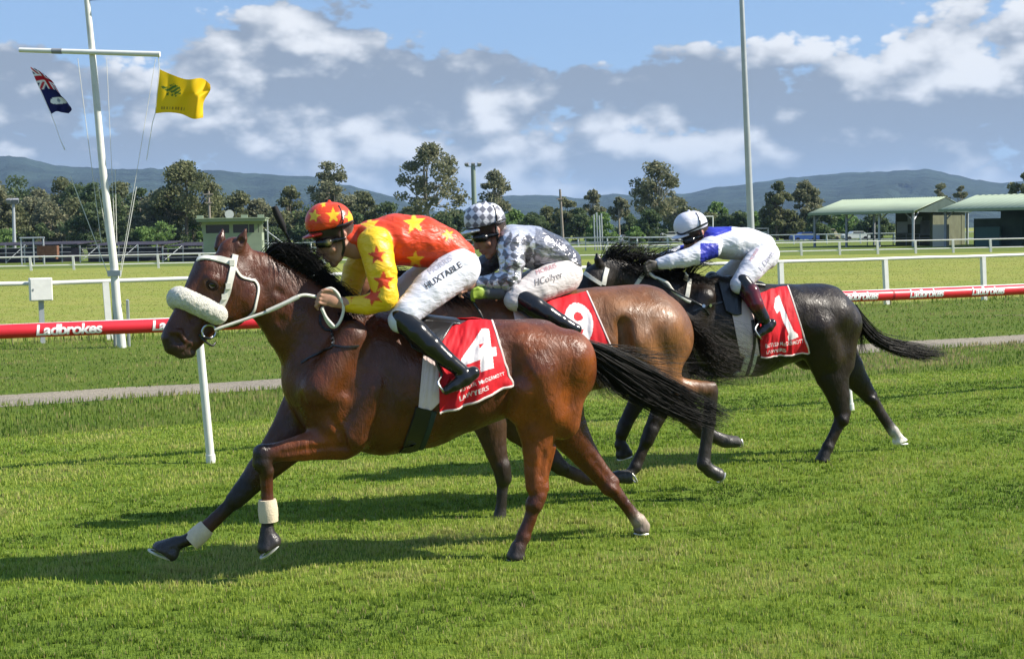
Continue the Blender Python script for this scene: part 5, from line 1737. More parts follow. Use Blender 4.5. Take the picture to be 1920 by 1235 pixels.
B.cloth('saddle_cloth', [(1012, 566), (1040, 562), (1070, 556), (1100, 550)], [(1030, 724), (1075, 714), (1120, 700), (1159, 682)], [cloth_red, cloth_white], 110, 110, .014, .007, m9, True, seed=9,
        hem=[([(1, t) for t in np.linspace(0, 1, 30)], hem_white), ([(t, 1) for t in np.linspace(0, 1, 30)], hem_white)])
B.cloth('saddle_pad', [(960, 572), (990, 570), (1012, 568)], [(985, 715), (1005, 722), (1028, 722)], pad_pink, 20, 40, .006, .003, None, True, seed=5)
B.strap('girth', [(1000, 700), (995, 725), (985, 745), (975, 758)], .12, leather, off=.006, thick=.008, mirror=True)
Vs2 = Vs - A.fr.P(778, 600, 0) + B.fr.P(958, 566, 0)
np_mesh('saddle', Vs2, Fs, leather, B.root, True)
A_rein = empty('reins'); A_rein.parent = B.root
B.cord('rein', [(868, 540, .15), (830, 556, .16), (770, 585, .14), (700, 610, .12), (655, 615, .1)], .011, leather, A_rein)
B.cord('rein', [(870, 545, .15), (890, 570, .19), (905, 600, .22), (893, 612, .2)], .009, leather, A_rein)
bb = empty('bridle'); bb.parent = B.root
B.strap('cheek_strap', [(716, 512), (700, 540), (676, 580), (662, 604)], .026, leather, parent=bb)
B.strap('noseband', [(660, 575), (668, 590), (676, 606)], .026, leather, parent=bb)

# ------------------------------------------------------------------ horse 1 (black-brown, far)
C1 = [(.0130, .0080, .0056), (.008, .0065, .0055), (.018, .012, .009), (.020, .018, .016), (.011, .0075, .0055), (.70, .66, .58), (.021, .0125, .0080)]
coat_c1 = coat_material('black_brown_coat', .33, .45, .0, .33)
C = Horse(1545, 862, 18, 'black racehorse at the right with a white hind pastern and red number 1 cloth', coat_c1, C1, .0105)
C.ch([(1250, 610, 0, 64, .19), (1300, 612, 0, 88, .25), (1350, 615, 0, 94, .285), (1410, 618, 0, 88, .30), (1470, 608, 0, 74, .29), (1515, 600, 0, 66, .275), (1545, 602, 0, 62, .265)], k=.05)
C.ch([(1340, 548, 0, 32, .10), (1400, 566, 0, 26, .18), (1480, 568, 0, 30, .20), (1535, 570, 0, 34, .20)], k=.06)
C.ch([(1545, 600, 0, 64, .27), (1568, 608, 0, 44, .23)], k=.06)
C.ch([(1148, 514, 0, 34, .075), (1195, 535, 0, 38, .085), (1250, 560, 0, 52, .12), (1295, 585, 0, 66, .19)], k=.05)
C.ch([(1140, 508, .0, 28, .075), (1122, 528, .02, 34, .09), (1098, 560, .03, 28, .065), (1075, 592, .04, 23, .055), (1066, 606, .04, 19, .052)], k=.02, col=4)
C.ch([(1124, 497, .065, 9), (1121, 486, .07, 7), (1119, 476, .075, 2.5)], k=.012, col=4)
C.ch([(1106, 503, -.05, 8), (1103, 492, -.055, 2.5)], k=.012, col=4)
C.ch([(1500, 580, .13, 32), (1555, 590, .13, 38)], k=.045, mirror=True, col=6)
C.ch([(1530, 615, .17, 38), (1550, 665, .14, 34)], k=.04, mirror=True, col=6)
C.ch([(1585, 610, .12, 26), (1575, 680, .11, 27)], k=.035, mirror=True, col=6)
C.ch([(1503, 592, .325, 7), (1514, 650, .295, 8)], k=.05, mirror=True, op='-')
C.ch([(1318, 560, .17, 24), (1275, 640, .17, 30)], k=.04, mirror=True)
L = .13
C.ch([(1275, 660, L, 44, .09), (1265, 712, L, 30, .075), (1240, 765, L, 19, .05), (1220, 808, L, 14, .042)], k=.03, col=0)
C.ch([(1221, 806, L, 14), (1213, 826, L, 13)], k=.012, col=1)
C.ch([(1213, 826, L, 11.5, .03), (1200, 855, L, 10.5, .027), (1192, 874, L, 12, .034)], k=.015, col=2)
C.ch([(1191, 875, L, 11), (1183, 886, L, 9)], k=.012, col=1)
hoof(C.F, C.fr, (1181, 887), (1163, 903), (1188, 904), L, 10, 11)
L = -.13
C.ch([(1262, 655, L, 40, .08), (1225, 705, L, 26, .065), (1195, 752, L, 17, .048), (1172, 795, L, 13, .042)], k=.03, col=0)
C.ch([(1172, 796, L, 13.5), (1166, 812, L, 12.5)], k=.012, col=1)
C.ch([(1166, 812, L, 10.5, .03), (1163, 833, L, 10, .03)], k=.015, col=2)
C.ch([(1163, 834, L, 11, None, 3), (1168, 842, L, 9)], k=.012, col=1)
hoof(C.F, C.fr, (1168, 840), (1158, 862), (1186, 852), L, 12, 12)
L = .14
C.ch([(1548, 650, L, 50, .11), (1560, 700, L, 35, .085), (1572, 742, L, 23, .06), (1578, 772, L, 17, .046)], k=.03, col=0)
C.ch([(1589, 772, L, 7), (1579, 785, L, 15)], k=.015, col=0)
C.ch([(1577, 786, L, 13, .034), (1562, 818, L, 10.5, .03), (1552, 838, L, 11.5, .034)], k=.015, col=2)
C.ch([(1552, 838, L, 11), (1546, 852, L, 9.5)], k=.012, col=1)
hoof(C.F, C.fr, (1545, 852), (1530, 868), (1553, 869), L, 10.5, 11)
L = -.14
C.ch([(1560, 650, L, 48, .1), (1590, 690, L, 32, .075), (1612, 718, L, 21, .054), (1630, 742, L, 15, .044)], k=.03, col=0)
C.ch([(1638, 738, L, 6), (1633, 746, L, 14)], k=.012, col=0)
C.ch([(1634, 746, L, 12, .034), (1655, 780, L, 10, .028), (1674, 808, L, 11, .032)], k=.015, col=2)
C.ch([(1676, 808, L, 10, None, 5), (1685, 822, L, 8.5, None, 5)], k=.01, col=5)
hoof(C.F, C.fr, (1684, 820), (1678, 832), (1702, 830), L, 9, 9, 5)
C.build()
strands('tail', [tg(C, [(1602, 578, .02), (1625, 608, .02), (1655, 636, .0), (1710, 648, -.02), (1782, 658, -.04)]),
                 tg(C, [(1606, 588, .02), (1630, 625, .02), (1665, 648, .0), (1715, 660, -.02), (1770, 668, -.04)]),
                 tg(C, [(1608, 596, .0), (1632, 636, .0), (1670, 656, .0), (1712, 668, -.02), (1745, 672, -.04)])],
        480, hair_mat, C.root, .012, .020, .0042, 16, 23, .010, .3)
strands('tail', [tg(C, [(1606, 590, .0), (1618, 625, .0), (1628, 655, .0), (1640, 672, .0)]), tg(C, [(1608, 596, .0), (1616, 630, .0), (1614, 655, .0), (1610, 668, .0)])],
        110, hair_mat, C.root, .012, .03, .002, 12, 24, .02, .5)
mg = [tg(C, [(u, v, 0), (u + 14, v - 20, .02), (u + 32, v - 30 + (i % 2) * 6, .03), (u + 56, v - 26 + (i % 3) * 8, .05)]) for i, (u, v) in enumerate(((1126, 496), (1145, 496), (1168, 500), (1195, 504), (1225, 508), (1260, 512), (1295, 516)))]
strands('mane', mg, 760, hair_mat, C.root, .016, .045, .0036, 12, 26, .022, .6)
mg = [tg(C, [(u, v, 0), (u + 12, v + 2, .05), (u + 30, v + 8, .09), (u + 50, v + 14, .12)]) for i, (u, v) in enumerate(((1150, 496), (1190, 502), (1230, 508), (1275, 514), (1310, 520)))]
strands('mane', mg, 560, hair_mat, C.root, .014, .024, .0042, 12, 27, .010, .5)
m1 = any_mask(poly_mask([(.50, .15), (.66, .12), (.79, .66), (.86, .71), (.86, .76), (.62, .79), (.62, .73), (.66, .70), (.57, .34), (.46, .38), (.40, .28)]), text_mask('BUTLER McDERMOTT', .10, .80, .96, .855, .012), text_mask('LAWYERS', .10, .895, .52, .945, .02))
C.cloth('saddle_cloth', [(1420, 552), (1440, 546), (1456, 541), (1476, 539)], [(1426, 668), (1455, 665), (1485, 662), (1516, 659)], [cloth_red, cloth_white], 110, 110, .014, .012, m1, True, seed=19,
        hem=[([(1, t) for t in np.linspace(0, 1, 30)], hem_white), ([(t, 1) for t in np.linspace(0, 1, 30)], hem_white)])
C.cloth('saddle_pad', [(1362, 538), (1385, 542), (1405, 546)], [(1388, 668), (1404, 668), (1424, 666)], pad_pink, 24, 40, .006, .003, None, True, seed=15)
C.cloth('saddle_flap', [(1345, 530), (1368, 534), (1388, 540)], [(1360, 584), (1376, 592), (1388, 590)], leather, 24, 30, .018, .002, None, True, seed=16, thick=.012)
C.strap('girth', [(1402, 666), (1396, 685), (1389, 702), (1384, 712)], .05, pad_white, off=.006, thick=.008, mirror=True)
C.strap('girth', [(1416, 664), (1411, 684), (1404, 700)], .03, pad_white, off=.006, thick=.008)
C.strap('girth', [(1409, 600), (1413, 640), (1408, 672), (1399, 700)], .022, leather, off=.016, thick=.006)
Vs3 = Vs - A.fr.P(778, 600, 0) + C.fr.P(1372, 530, 0)
np_mesh('saddle', Vs3, Fs, leather, C.root, True)
bb = empty('bridle'); bb.parent = C.root
C.strap('browband', [(1096, 512), (1106, 519), (1118, 527), (1128, 533)], .03, white_strap, parent=bb)
C.strap('cheek_strap', [(1138, 503), (1134, 518), (1131, 534)], .04, white_strap, parent=bb)
rr_ = empty('reins'); rr_.parent = C.root
C.strap('neck_strap', [(1209, 510), (1198, 526), (1190, 538)], .032, white_strap, parent=rr_)
C.strap('neck_strap', [(1286, 514), (1292, 520), (1291, 540), (1288, 558)], .032, white_strap, parent=rr_)
C.cord('rein', [(1212, 505, .13), (1225, 518, .16), (1250, 530, .2), (1262, 545, .21), (1286, 562, .24), (1295, 566, .25)], .012, white_strap, rr_)
C.cord('rein', [(1215, 503, .13), (1240, 530, .19), (1275, 552, .23), (1310, 570, .26), (1318, 577, .27)], .009, leather, rr_)
C.strap('breast_strap', [(1390, 554), (1355, 566), (1318, 576), (1300, 584)], .016, leather, parent=rr_)
C.strap('breast_strap', [(1318, 574), (1330, 590)], .014, leather, parent=rr_)
for (u, v) in ((1318, 574), (1329, 572)):
    p_, n_ = C.hit(u, v); mb = MB(); mb.tube([p_ + n_ * .012, p_ + n_ * .022], .013, 10); mb.build('stud', steel_ring, rr_)

# ================================================================== the riders
SKIN = (.42, .225, .15)


def star_mask(px, cx, cy, R, rot=0.0, inner=.42, sx=1.0):
    x = (px[:, 0] - cx) / sx; y = px[:, 1] - cy
    th = np.arctan2(x, -y) + rot
    r = np.hypot(x, y)
    k = 2 * math.pi / 5
    a = np.abs((th + k / 2) % k - k / 2)          # 0 at a tip, k/2 in a notch
    # edge from tip (R,0) to notch (inner R, k/2)
    xi, yi = inner * R * math.cos(k / 2), inner * R * math.sin(k / 2)
    px_, py_ = r * np.cos(a), r * np.sin(a)
    return (px_ - R) * yi - py_ * (xi - R) < 0


def satin(name, rough=.42, bump=.5, sheen=.1, wr=22.0):
    m = bpy.data.materials.new(name)
    m.use_nodes = True
    w = NT(m.node_tree)
    out = w.n('ShaderNodeOutputMaterial'); p = w.n('ShaderNodeBsdfPrincipled')
    tc = w.n('ShaderNodeTexCoord'); obj = tc.outputs['Object']
    a = w.n('ShaderNodeAttribute', attribute_name='col')
    w.link(a.outputs['Color'], p.inputs['Base Color'])
    mp = w.n('ShaderNodeMapping'); mp.inputs['Rotation'].default_value = (0, .5, 0); mp.inputs['Scale'].default_value = (.45, .8, 1.2); w.link(obj, mp.inputs[0])
    n1 = w.noise(mp.outputs[0], wr, 3, .5, 1.2)
    bn = w.n('ShaderNodeBump'); bn.inputs['Strength'].default_value = bump; bn.inputs['Distance'].default_value = .02
    w.link(n1, bn.inputs['Height']); w.link(bn.outputs[0], p.inputs['Normal'])
    p.inputs['Roughness'].default_value = rough
    p.inputs['Sheen Weight'].default_value = sheen
    w.link(p.outputs[0], out.inputs[0])
    return m


silk = satin('racing_silks', .45, .6, .0, 16)
satin_grey = satin('satin_silks', .2, .8, .0, 18)
breech = satin('white_breeches', .6, .42, .0, 20)
helm_m = satin('helmet_cover', .35, .25, .0, 28)
satin_grey.node_tree.nodes['Principled BSDF'].inputs['Metallic'].default_value = .45
skin_m = mat('skin', SKIN, .5, .35, attr=True, sss=.05, bump=.08, bscale=90)
boot_m = mat('polished_boot', (.010, .010, .011), .20, .55, attr=True, bump=.10, bscale=16)
dark_plastic = mat('dark_goggles', (.012, .012, .013), .15, .5, attr=True)


class Rider:
    def __init__(s, H, label, hc, sc, rot=0.0, h=.0065):
        s.H = H; s.fr = H.fr; s.hc = hc; s.sc = sc; s.rot = rot; s.h = h
        s.root = empty('person', s.fr.O, s.fr.rz, label, 'person', 'riders of the racehorses')

    def hp(s, dx, dy):
        c, n = math.cos(s.rot), math.sin(s.rot)
        return s.hc[0] + s.sc * (dx * c - dy * n), s.hc[1] + s.sc * (dx * n + dy * c)

    def hpt(s, pts):
        return [(*s.hp(p[0], p[1]), p[2], p[3] * s.sc, *p[4:]) for p in pts]

    def make(s, name, F, m, colors, colf=None, h=None, smooth=2, ck=.005, wrinkle=0.0, nose=None):
        V, Fc, C = F.mesh(h or s.h, colors, smooth=smooth, ck=ck)
        if wrinkle:
            n = fbm(V[:, 0] * 14 + V[:, 1] * 9 + 40, V[:, 2] * 22 - V[:, 0] * 9 + 40, 3) - .5
            d = np.stack([fbm(V[:, 0] * 7 + 3, V[:, 2] * 7 + V[:, 1] * 7 + 3, 2) - .5] * 3, -1) * .0
            me_n = np_normals(V, Fc)
            V = V + me_n * (n * wrinkle)[:, None]
        if colf is not None:
            C = colf(s.fr.px(V), V, C)
        o = np_mesh(name, V, Fc, m, s.root, True, C)
        s.bvh = BVHTree.FromPolygons([tuple(p) for p in V], [tuple(f) for f in Fc.tolist()])
        return o

    def decal(s, text, cx, cy, wpx, rot_deg, m, bold=.0, shear=0., parent=None, name='lettering', spacing=1.0, hs=1.0):
        V, T = text_tris(text, 1.0, bold, shear, spacing)
        V, T = subdivide_tris(V, T, .25)
        k = wpx / (V[:, 0].max() - V[:, 0].min())
        a = math.radians(rot_deg); c, n = math.cos(a), math.sin(a)
        P = []
        for x, y in V * k:
            y = -y * hs
            o, d = s.fr.local_ray(cx + x * c - y * n, cy + x * n + y * c)
            loc, nn, i, ds = s.bvh.ray_cast(o, d)
            if loc is None:
                loc, nn, i, ds = s.bvh.find_nearest(Vector(s.fr.P(cx, cy, .2)))
            P.append(tuple(loc + nn * .003))
        return np_mesh(name, P, T, m, parent)


def np_normals(V, F):
    n = np.cross(V[F[:, 2]] - V[F[:, 0]], V[F[:, 3]] - V[F[:, 1]])
    N = np.zeros_like(V)
    for k in range(4):
        for j in range(3):
            N[:, j] += np.bincount(F[:, k], n[:, j], len(V))
    return N / (np.linalg.norm(N, axis=1)[:, None] + 1e-12)


def hand(F, fr, w, kn, lat, S, col=0):
    """wrist px -> knuckles px: palm, four bent fingers of unequal length closing downwards, thumb from the side of the palm"""
    w = np.array(w, float); kn = np.array(kn, float)
    d = kn - w; L = np.linalg.norm(d); d /= L; nrm = np.array([-d[1], d[0]])     # nrm: towards the fingers' curl
    if nrm[1] < 0: nrm = -nrm
    f = lambda a, b: tuple(w + d * (a * L) + nrm * (b * L))
    r = .0082
    chain(F, fr, [(*f(0, 0), lat, .030 * S, .026), (*f(.45, .0), lat + .01, .036 * S, .020), (*f(.85, .02), lat + .012, .036 * S, .018)], k=.012, col=col)
    for i, (b, ln) in enumerate(((-.29, .92), (-.09, 1.0), (.11, .95), (.30, .78))):
        chain(F, fr, [(*f(.80, b), lat + .016, r * 1.15 * S), (*f(.98 + .17 * ln, b + .03), lat + .022, r * 1.05 * S), (*f(1.10 + .16 * ln, b + .22), lat + .012, r * S), (*f(.98 + .10 * ln, b + .36), lat - .002, r * .9 * S)], k=.005, col=col)
    chain(F, fr, [(*f(.35, -.26), lat + .012, r * 1.5 * S), (*f(.72, -.44), lat + .022, r * 1.2 * S), (*f(1.05, -.36), lat + .026, r * S)], k=.006, col=col)


def head_and_helmet(R, hel_colors, hel_colf, hel_mat, goggle, skin_cols, lens=True):
    """goggles, helmet cover with peak and chin strap"""
    gF = Field()
    chain(gF, R.fr, R.hpt([(-15, 39, -.05, 8), (-19, 41, 0, 8), (-15, 42, .045, 9), (0, 41, .074, 9.5)]), k=.012, col=0)
    chain(gF, R.fr, R.hpt([(0, 40, .076, 5), (16, 36, .086, 4), (30, 33, .085, 4)]), k=.006, col=0)
    if lens:
        chain(gF, R.fr, R.hpt([(0, 42, .079, 8)]), k=.003, col=0)
        chain(gF, R.fr, R.hpt([(0, 42, .090, 4.5)]), k=.002, col=1)
    R.make('goggles', gF, dark_plastic, goggle, h=.005, ck=.003)
    hF = Field()
    chain(hF, R.fr, R.hpt([(-6, 3, 0, 37, .108), (10, 2, 0, 37, .112)]), k=.02, col=0)
    # cut along the rim
    (x0, y0), (x1, y1) = R.hp(-46, 24), R.hp(50, 4)
    dx, dy = x1 - x0, y1 - y0; L = math.hypot(dx, dy); nx, ny = -dy / L, dx / L
    rr = 150 * R.sc
    chain(hF, R.fr, [(x0 - dx + nx * rr, y0 - dy + ny * rr, 0, rr, .9), (x1 + dx + nx * rr, y1 + dy + ny * rr, 0, rr, .9)], k=.008, op='-')
    chain(hF, R.fr, R.hpt([(-18, 25, 0, 5, .092), (-34, 29, 0, 4, .082), (-44, 32, 0, 2.6, .06)]), k=.008, col=1)
    chain(hF, R.fr, R.hpt([(2, -36, 0, 3.5)]), k=.008, col=0)
    ho = R.make('helmet', hF, hel_mat, hel_colors, hel_colf, h=.0055, ck=.003)
    hb = R.bvh

    def band(pts, wdt, nm):
        P = []; N = []
        for (a, b) in pts:
            o, d = R.fr.local_ray(*R.hp(a, b)); loc, nn, i, ds = hb.ray_cast(o, d)
            if loc is None:
                p = Vector(R.fr.P(*R.hp(a, b), .02)); loc, nn, i, ds = hb.find_nearest(p)
            P.append(loc + nn * .003)
        mb = MB(); mb.tube([Vector(c) for c in resample(P, 24)], wdt, 6); mb.build(nm, leather, ho)
    band([(-42, 20), (-25, 22), (-5, 18), (20, 10), (40, 3), (46, 1)], .0075, 'band')
    band([(20, -28), (27, -10), (27, 4), (22, 12)], .0045, 'band')
    # chin strap
    P = [R.fr.P(*R.hp(a, b), l) for a, b, l in ((26, 14, .10), (28, 32, .088), (30, 50, .07), (26, 64, .05), (20, 76, .02))]
    mb = MB(); mb.tube([Vector(c) for c in resample(P, 16)], .009, 6); mb.build('chin_strap', leather, ho)


def head_shapes(F, R, col=0):
    chain(F, R.fr, R.hpt([(-2, 14, 0, 33, .074), (16, 15, 0, 33, .076)]), k=.03, col=1)
    chain(F, R.fr, R.hpt([(-2, 40, 0, 20, .058), (8, 60, 0, 17, .050), (12, 71, 0, 11, .036)]), k=.02, col=col)
    chain(F, R.fr, R.hpt([(30, 46, .045, 10), (20, 70, .03, 7)]), k=.02, col=col, mirror=True)     # jaw
    chain(F, R.fr, R.hpt([(11, 80, 0, 7.5, .026)]), k=.012, col=col)                                # chin
    chain(F, R.fr, R.hpt([(-17, 44, 0, 4.5), (-17, 58, 0, 5.0), (-15, 62, 0, 5.5, .016)]), k=.008, col=col)   # nose
    chain(F, R.fr, R.hpt([(-6, 69, .0, 4.2, .024)]), k=.006, col=3)                                # lips
    chain(F, R.fr, R.hpt([(-1, 74, .0, 4.2, .022)]), k=.006, col=3)
    chain(F, R.fr, R.hpt([(8, 52, .052, 9)]), k=.02, col=col, mirror=True)                          # cheek bone
    chain(F, R.fr, R.hpt([(-10, 46, .03, 5)]), k=.01, op='-', mirror=True)
    chain(F, R.fr, R.hpt([(28, 26, .080, 8, .012), (29, 36, .078, 5, .010)]), k=.006, col=4, mirror=True)    # ear
    chain(F, R.fr, R.hpt([(28, 28, .094, 3.5)]), k=.004, op='-')
    chain(F, R.fr, R.hpt([(28, 44, 0, 22, .058), (52, 48, 0, 24, .062)]), k=.02, col=col)           # neck


def rider(R, torso, arm, farm, pelvis, thigh, fthigh, boot, foot, wrist, knuck, fwrist, fknuck, lat_h, silk_mat, silk_cols, silk_colf, br_cols, boot_cols, br_colf=None, skin=None, glove=None, mirrored_boot=True):
    skin = skin or [SKIN, (.03, .018, .012), (.5, .28, .2), (.36, .15, .12), (.46, .22, .16)]
    bF = Field()
    head_shapes(bF, R)
    S = R.fr.S(*wrist, lat_h)
    inner = lambda pts, q=.78: [(p[0], p[1], p[2], p[3] * q, *( [p[4] * q] if len(p) > 4 and p[4] else [])) for p in pts]
    for c_ in (torso, arm[:-1], farm[:-1], pelvis, thigh, fthigh, boot):
        chain(bF, R.fr, inner(c_), k=.03)
    chain(bF, R.fr, inner(boot), k=.03, mirror=True)
    chain(bF, R.fr, [(*arm[-2][:3], arm[-2][3] * .8), (*wrist, lat_h, .027 * S)], k=.015)
    chain(bF, R.fr, [(*farm[-2][:3], farm[-2][3] * .8), (*fwrist, -lat_h, .027 * S)], k=.015)
    hand(bF, R.fr, wrist, knuck, lat_h, S, 5 if glove else 0)
    hand(bF, R.fr, fwrist, fknuck, -lat_h, S, 5 if glove else 0)
    R.make('body', bF, skin_m, skin + [glove or SKIN], h=.0048, ck=.006)
    sF = Field()
    chain(sF, R.fr, torso, k=.05, col=0)
    chain(sF, R.fr, arm, k=.03, col=1)
    chain(sF, R.fr, farm, k=.03, col=1)
    R.make('silks', sF, silk_mat, silk_cols, silk_colf, h=R.h, ck=.004, wrinkle=.012)
    pF = Field()
    chain(pF, R.fr, pelvis, k=.05)
    chain(pF, R.fr, thigh, k=.05)
    chain(pF, R.fr, fthigh, k=.05)
    br = R.make('breeches', pF, breech, br_cols, br_colf, h=R.h + .001, wrinkle=.007)
    R.br_bvh = R.bvh
    kF = Field()
    chain(kF, R.fr, boot, k=.02, col=0)
    chain(kF, R.fr, foot, k=.015, col=1)
    bo = R.make('boot', kF, boot_m, boot_cols, None, h=.006, ck=.004, smooth=6)
    me2 = bo.data.copy(); o2 = bpy.data.objects.new('boot', me2); COL.objects.link(o2); o2.parent = R.root
    co = np.empty(len(me2.vertices) * 3, np.float32); me2.vertices.foreach_get('co', co); co = co.reshape(-1, 3); co[:, 1] *= -1
    me2.vertices.foreach_set('co', co.ravel()); me2.flip_normals()
    return br, bo


# ---- rider of horse 4: orange-red and yellow stars
RA = Rider(A, 'crouching rider in orange-red silks with yellow stars on sleeves and cap', (615, 414), 1.0)
OR = (.66, .052, .010); YE = (.80, .50, .015)
st_t = [(694, 422, 19, .2), (777, 418, 22, .1), (779, 487, 18, 0), (840, 440, 12, .3)]
st_a = [(707, 479, 19, .1), (719, 527, 22, .0), (700, 556, 19, .4), (655, 560, 9, 0), (650, 530, 10, .2)]


def colA(px, V, C):
    out = C.copy()
    sleeve = C[:, 1] > .3
    for st in st_t:
        m = star_mask(px, *st) & ~sleeve & (V[:, 1] > -.12)
        out[m] = YE
    for st in st_a:
        m = star_mask(px, *st) & sleeve
        out[m] = OR
    cuff = sleeve & (px[:, 0] < 658)
    out[cuff] = YE
    return out


def colAh(px, V, C):
    out = C.copy()
    for st in ((589, 405, 14, -.2), (625, 404, 16, .05), (657, 407, 13, .3), (606, 383, 7, .2)):
        out[star_mask(px, *st, sx=.9) & (C[:, 1] < .3)] = YE
    return out


head_and_helmet(RA, [OR, (.55, .03, .02)], colAh, helm_m, [(.012, .012, .013), (.45, .38, .10)], None)
brA, boA = rider(RA,
      torso=[(655, 447, 0, 23, .066), (678, 446, 0, 25, .075), (700, 452, 0, 40, .17), (740, 449, 0, 48, .195), (790, 453, 0, 48, .18), (832, 466, 0, 40, .16), (856, 480, 0, 34, .15)],
      arm=[(702, 456, .17, 32), (714, 505, .215, 29), (722, 553, .23, 25), (720, 560, .23, 24), (690, 571, .205, 18), (652, 570, .175, 15)],
      farm=[(694, 466, -.17, 30), (668, 505, -.20, 24), (656, 542, -.20, 21), (640, 556, -.17, 17), (618, 562, -.13, 13)],
      pelvis=[(846, 494, 0, 46, .16), (858, 502, 0, 42, .165)],
      thigh=[(856, 506, .11, 40, .10), (806, 545, .19, 36, .09), (764, 584, .245, 27, .07), (752, 600, .255, 25, .066)],
      fthigh=[(850, 500, -.11, 40, .10), (780, 535, -.19, 32, .085), (724, 572, -.245, 24, .066), (712, 585, -.25, 22, .06)],
      boot=[(752, 598, .265, 22, .062), (780, 622, .31, 22.5, .062), (808, 648, .345, 21, .060), (838, 674, .365, 16, .05), (864, 694, .37, 13.5, .042)],
      foot=[(887, 699, .372, 13, .040), (872, 708, .374, 16, .045), (852, 722, .374, 12, .045), (836, 732, .37, 8, .038)],
      wrist=(642, 568), knuck=(606, 557), fwrist=(610, 563), fknuck=(584, 556), lat_h=.185,
      silk_mat=silk, silk_cols=[OR, YE], silk_colf=colA, br_cols=[(.62, .63, .72)], boot_cols=[(.010, .010, .011), (.010, .010, .011)])
RA.bvh = RA.br_bvh
ink = mat('dark_print', (.06, .06, .07), .7, .2)
pink = mat('faded_red_print', (.50, .25, .27), .7, .2)
RA.decal('HUXTABLE', 831, 517, 79, -32.5, ink, .012, 0, brA)
RA.decal('MORRIS', 826, 497, 50, -33, mat('faded_grey_print', (.48, .46, .52), .7, .2), .0, 0, brA)
ro = empty('whip', A.fr.O, A.fr.rz, 'black riding whip held upright above the bay mane', 'whip')
P = [A.fr.P(*p) for p in ((514, 387, -.02), (520, 402, -.02), (530, 424, -.02), (534, 434, -.02))]
mb = MB(); mb.tube([Vector(p) for p in P], [.016, .021, .019, .010], 10); mb.build('flap', mat('black_whip', (.012, .012, .013), .7, .25), ro)
P = [A.fr.P(*p) for p in ((533, 432, -.02), (550, 466, -.03), (575, 520, -.06), (600, 566, -.12))]
mb = MB(); mb.tube([Vector(p) for p in P], [.008, .007, .008, .010], 8); mb.build('shaft', leather, ro)


def stirrup(H, top, mid, toe, lat, m=steel_ring):
    st = empty('stirrup'); st.parent = H.root
    (x, y) = mid
    mb = MB()
    mb.tube([Vector(c) for c in resample([H.fr.P(x, y, lat), H.fr.P(x - 8, y + 14, lat + .045), H.fr.P(x + 2, y + 30, lat + .045), H.fr.P(x + 4, y + 32, lat - .05), H.fr.P(x - 6, y + 16, lat - .05), H.fr.P(x, y, lat)], 26)], .006, 6)
    mb.build('iron', m, st)
    mb = MB(); mb.tube([Vector(H.fr.P(*top, lat - .02)), Vector(H.fr.P(x, y, lat))], .009, 6); mb.build('leather', leather, st)


stirrup(A, (806, 650), (829, 703), None, .37)

# ---- rider of horse 9: grey and white diamonds
RB = Rider(B, 'crouching rider in silver-grey silks with white diamonds and checkered cap', (907, 410), .87)
GD = (.17, .17, .19); GL = (.66, .66, .72); GM = (.22, .22, .26)


def chk(px, p, ox=0, oy=0, sx=1.0):
    a = np.floor(((px[:, 0] - ox) / sx + (px[:, 1] - oy)) / p).astype(int); b = np.floor(((px[:, 0] - ox) / sx - (px[:, 1] - oy)) / p).astype(int)
    return (a + b) % 2 == 0


def colB(px, V, C):
    out = np.tile(np.array(GM), (len(V), 1))
    wp = px + np.stack([fbm(px[:, 0] * .03, px[:, 1] * .03, 3) - .5, fbm(px[:, 0] * .03 + 9, px[:, 1] * .03 + 4, 3) - .5], -1) * 34
    d = chk(wp, 26, 948, 440, .8)
    front = (px[:, 0] < 1004) | (C[:, 0] > .3)
    out[front & d] = GL; out[front & ~d] = GD
    back = ~front
    out[back] = (.16, .16, .185)
    yoke = (~(C[:, 0] > .3)) & (px[:, 1] < 434 + (px[:, 0] - 960) * .12) & (px[:, 0] < 1016)
    out[yoke] = GL
    st = back & (fbm(px[:, 0] * .02 + px[:, 1] * .03, px[:, 1] * .14 - px[:, 0] * .06, 3) > .55)
    out[st] = (.34, .34, .38)
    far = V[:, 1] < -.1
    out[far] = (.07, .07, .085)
    return out


def colBh(px, V, C):
    out = C.copy()
    d = chk(px, 15, 905, 400, .9)
    m = C[:, 0] < .6
    out[m & d] = (.66, .66, .72); out[m & ~d] = (.15, .15, .18)
    return out


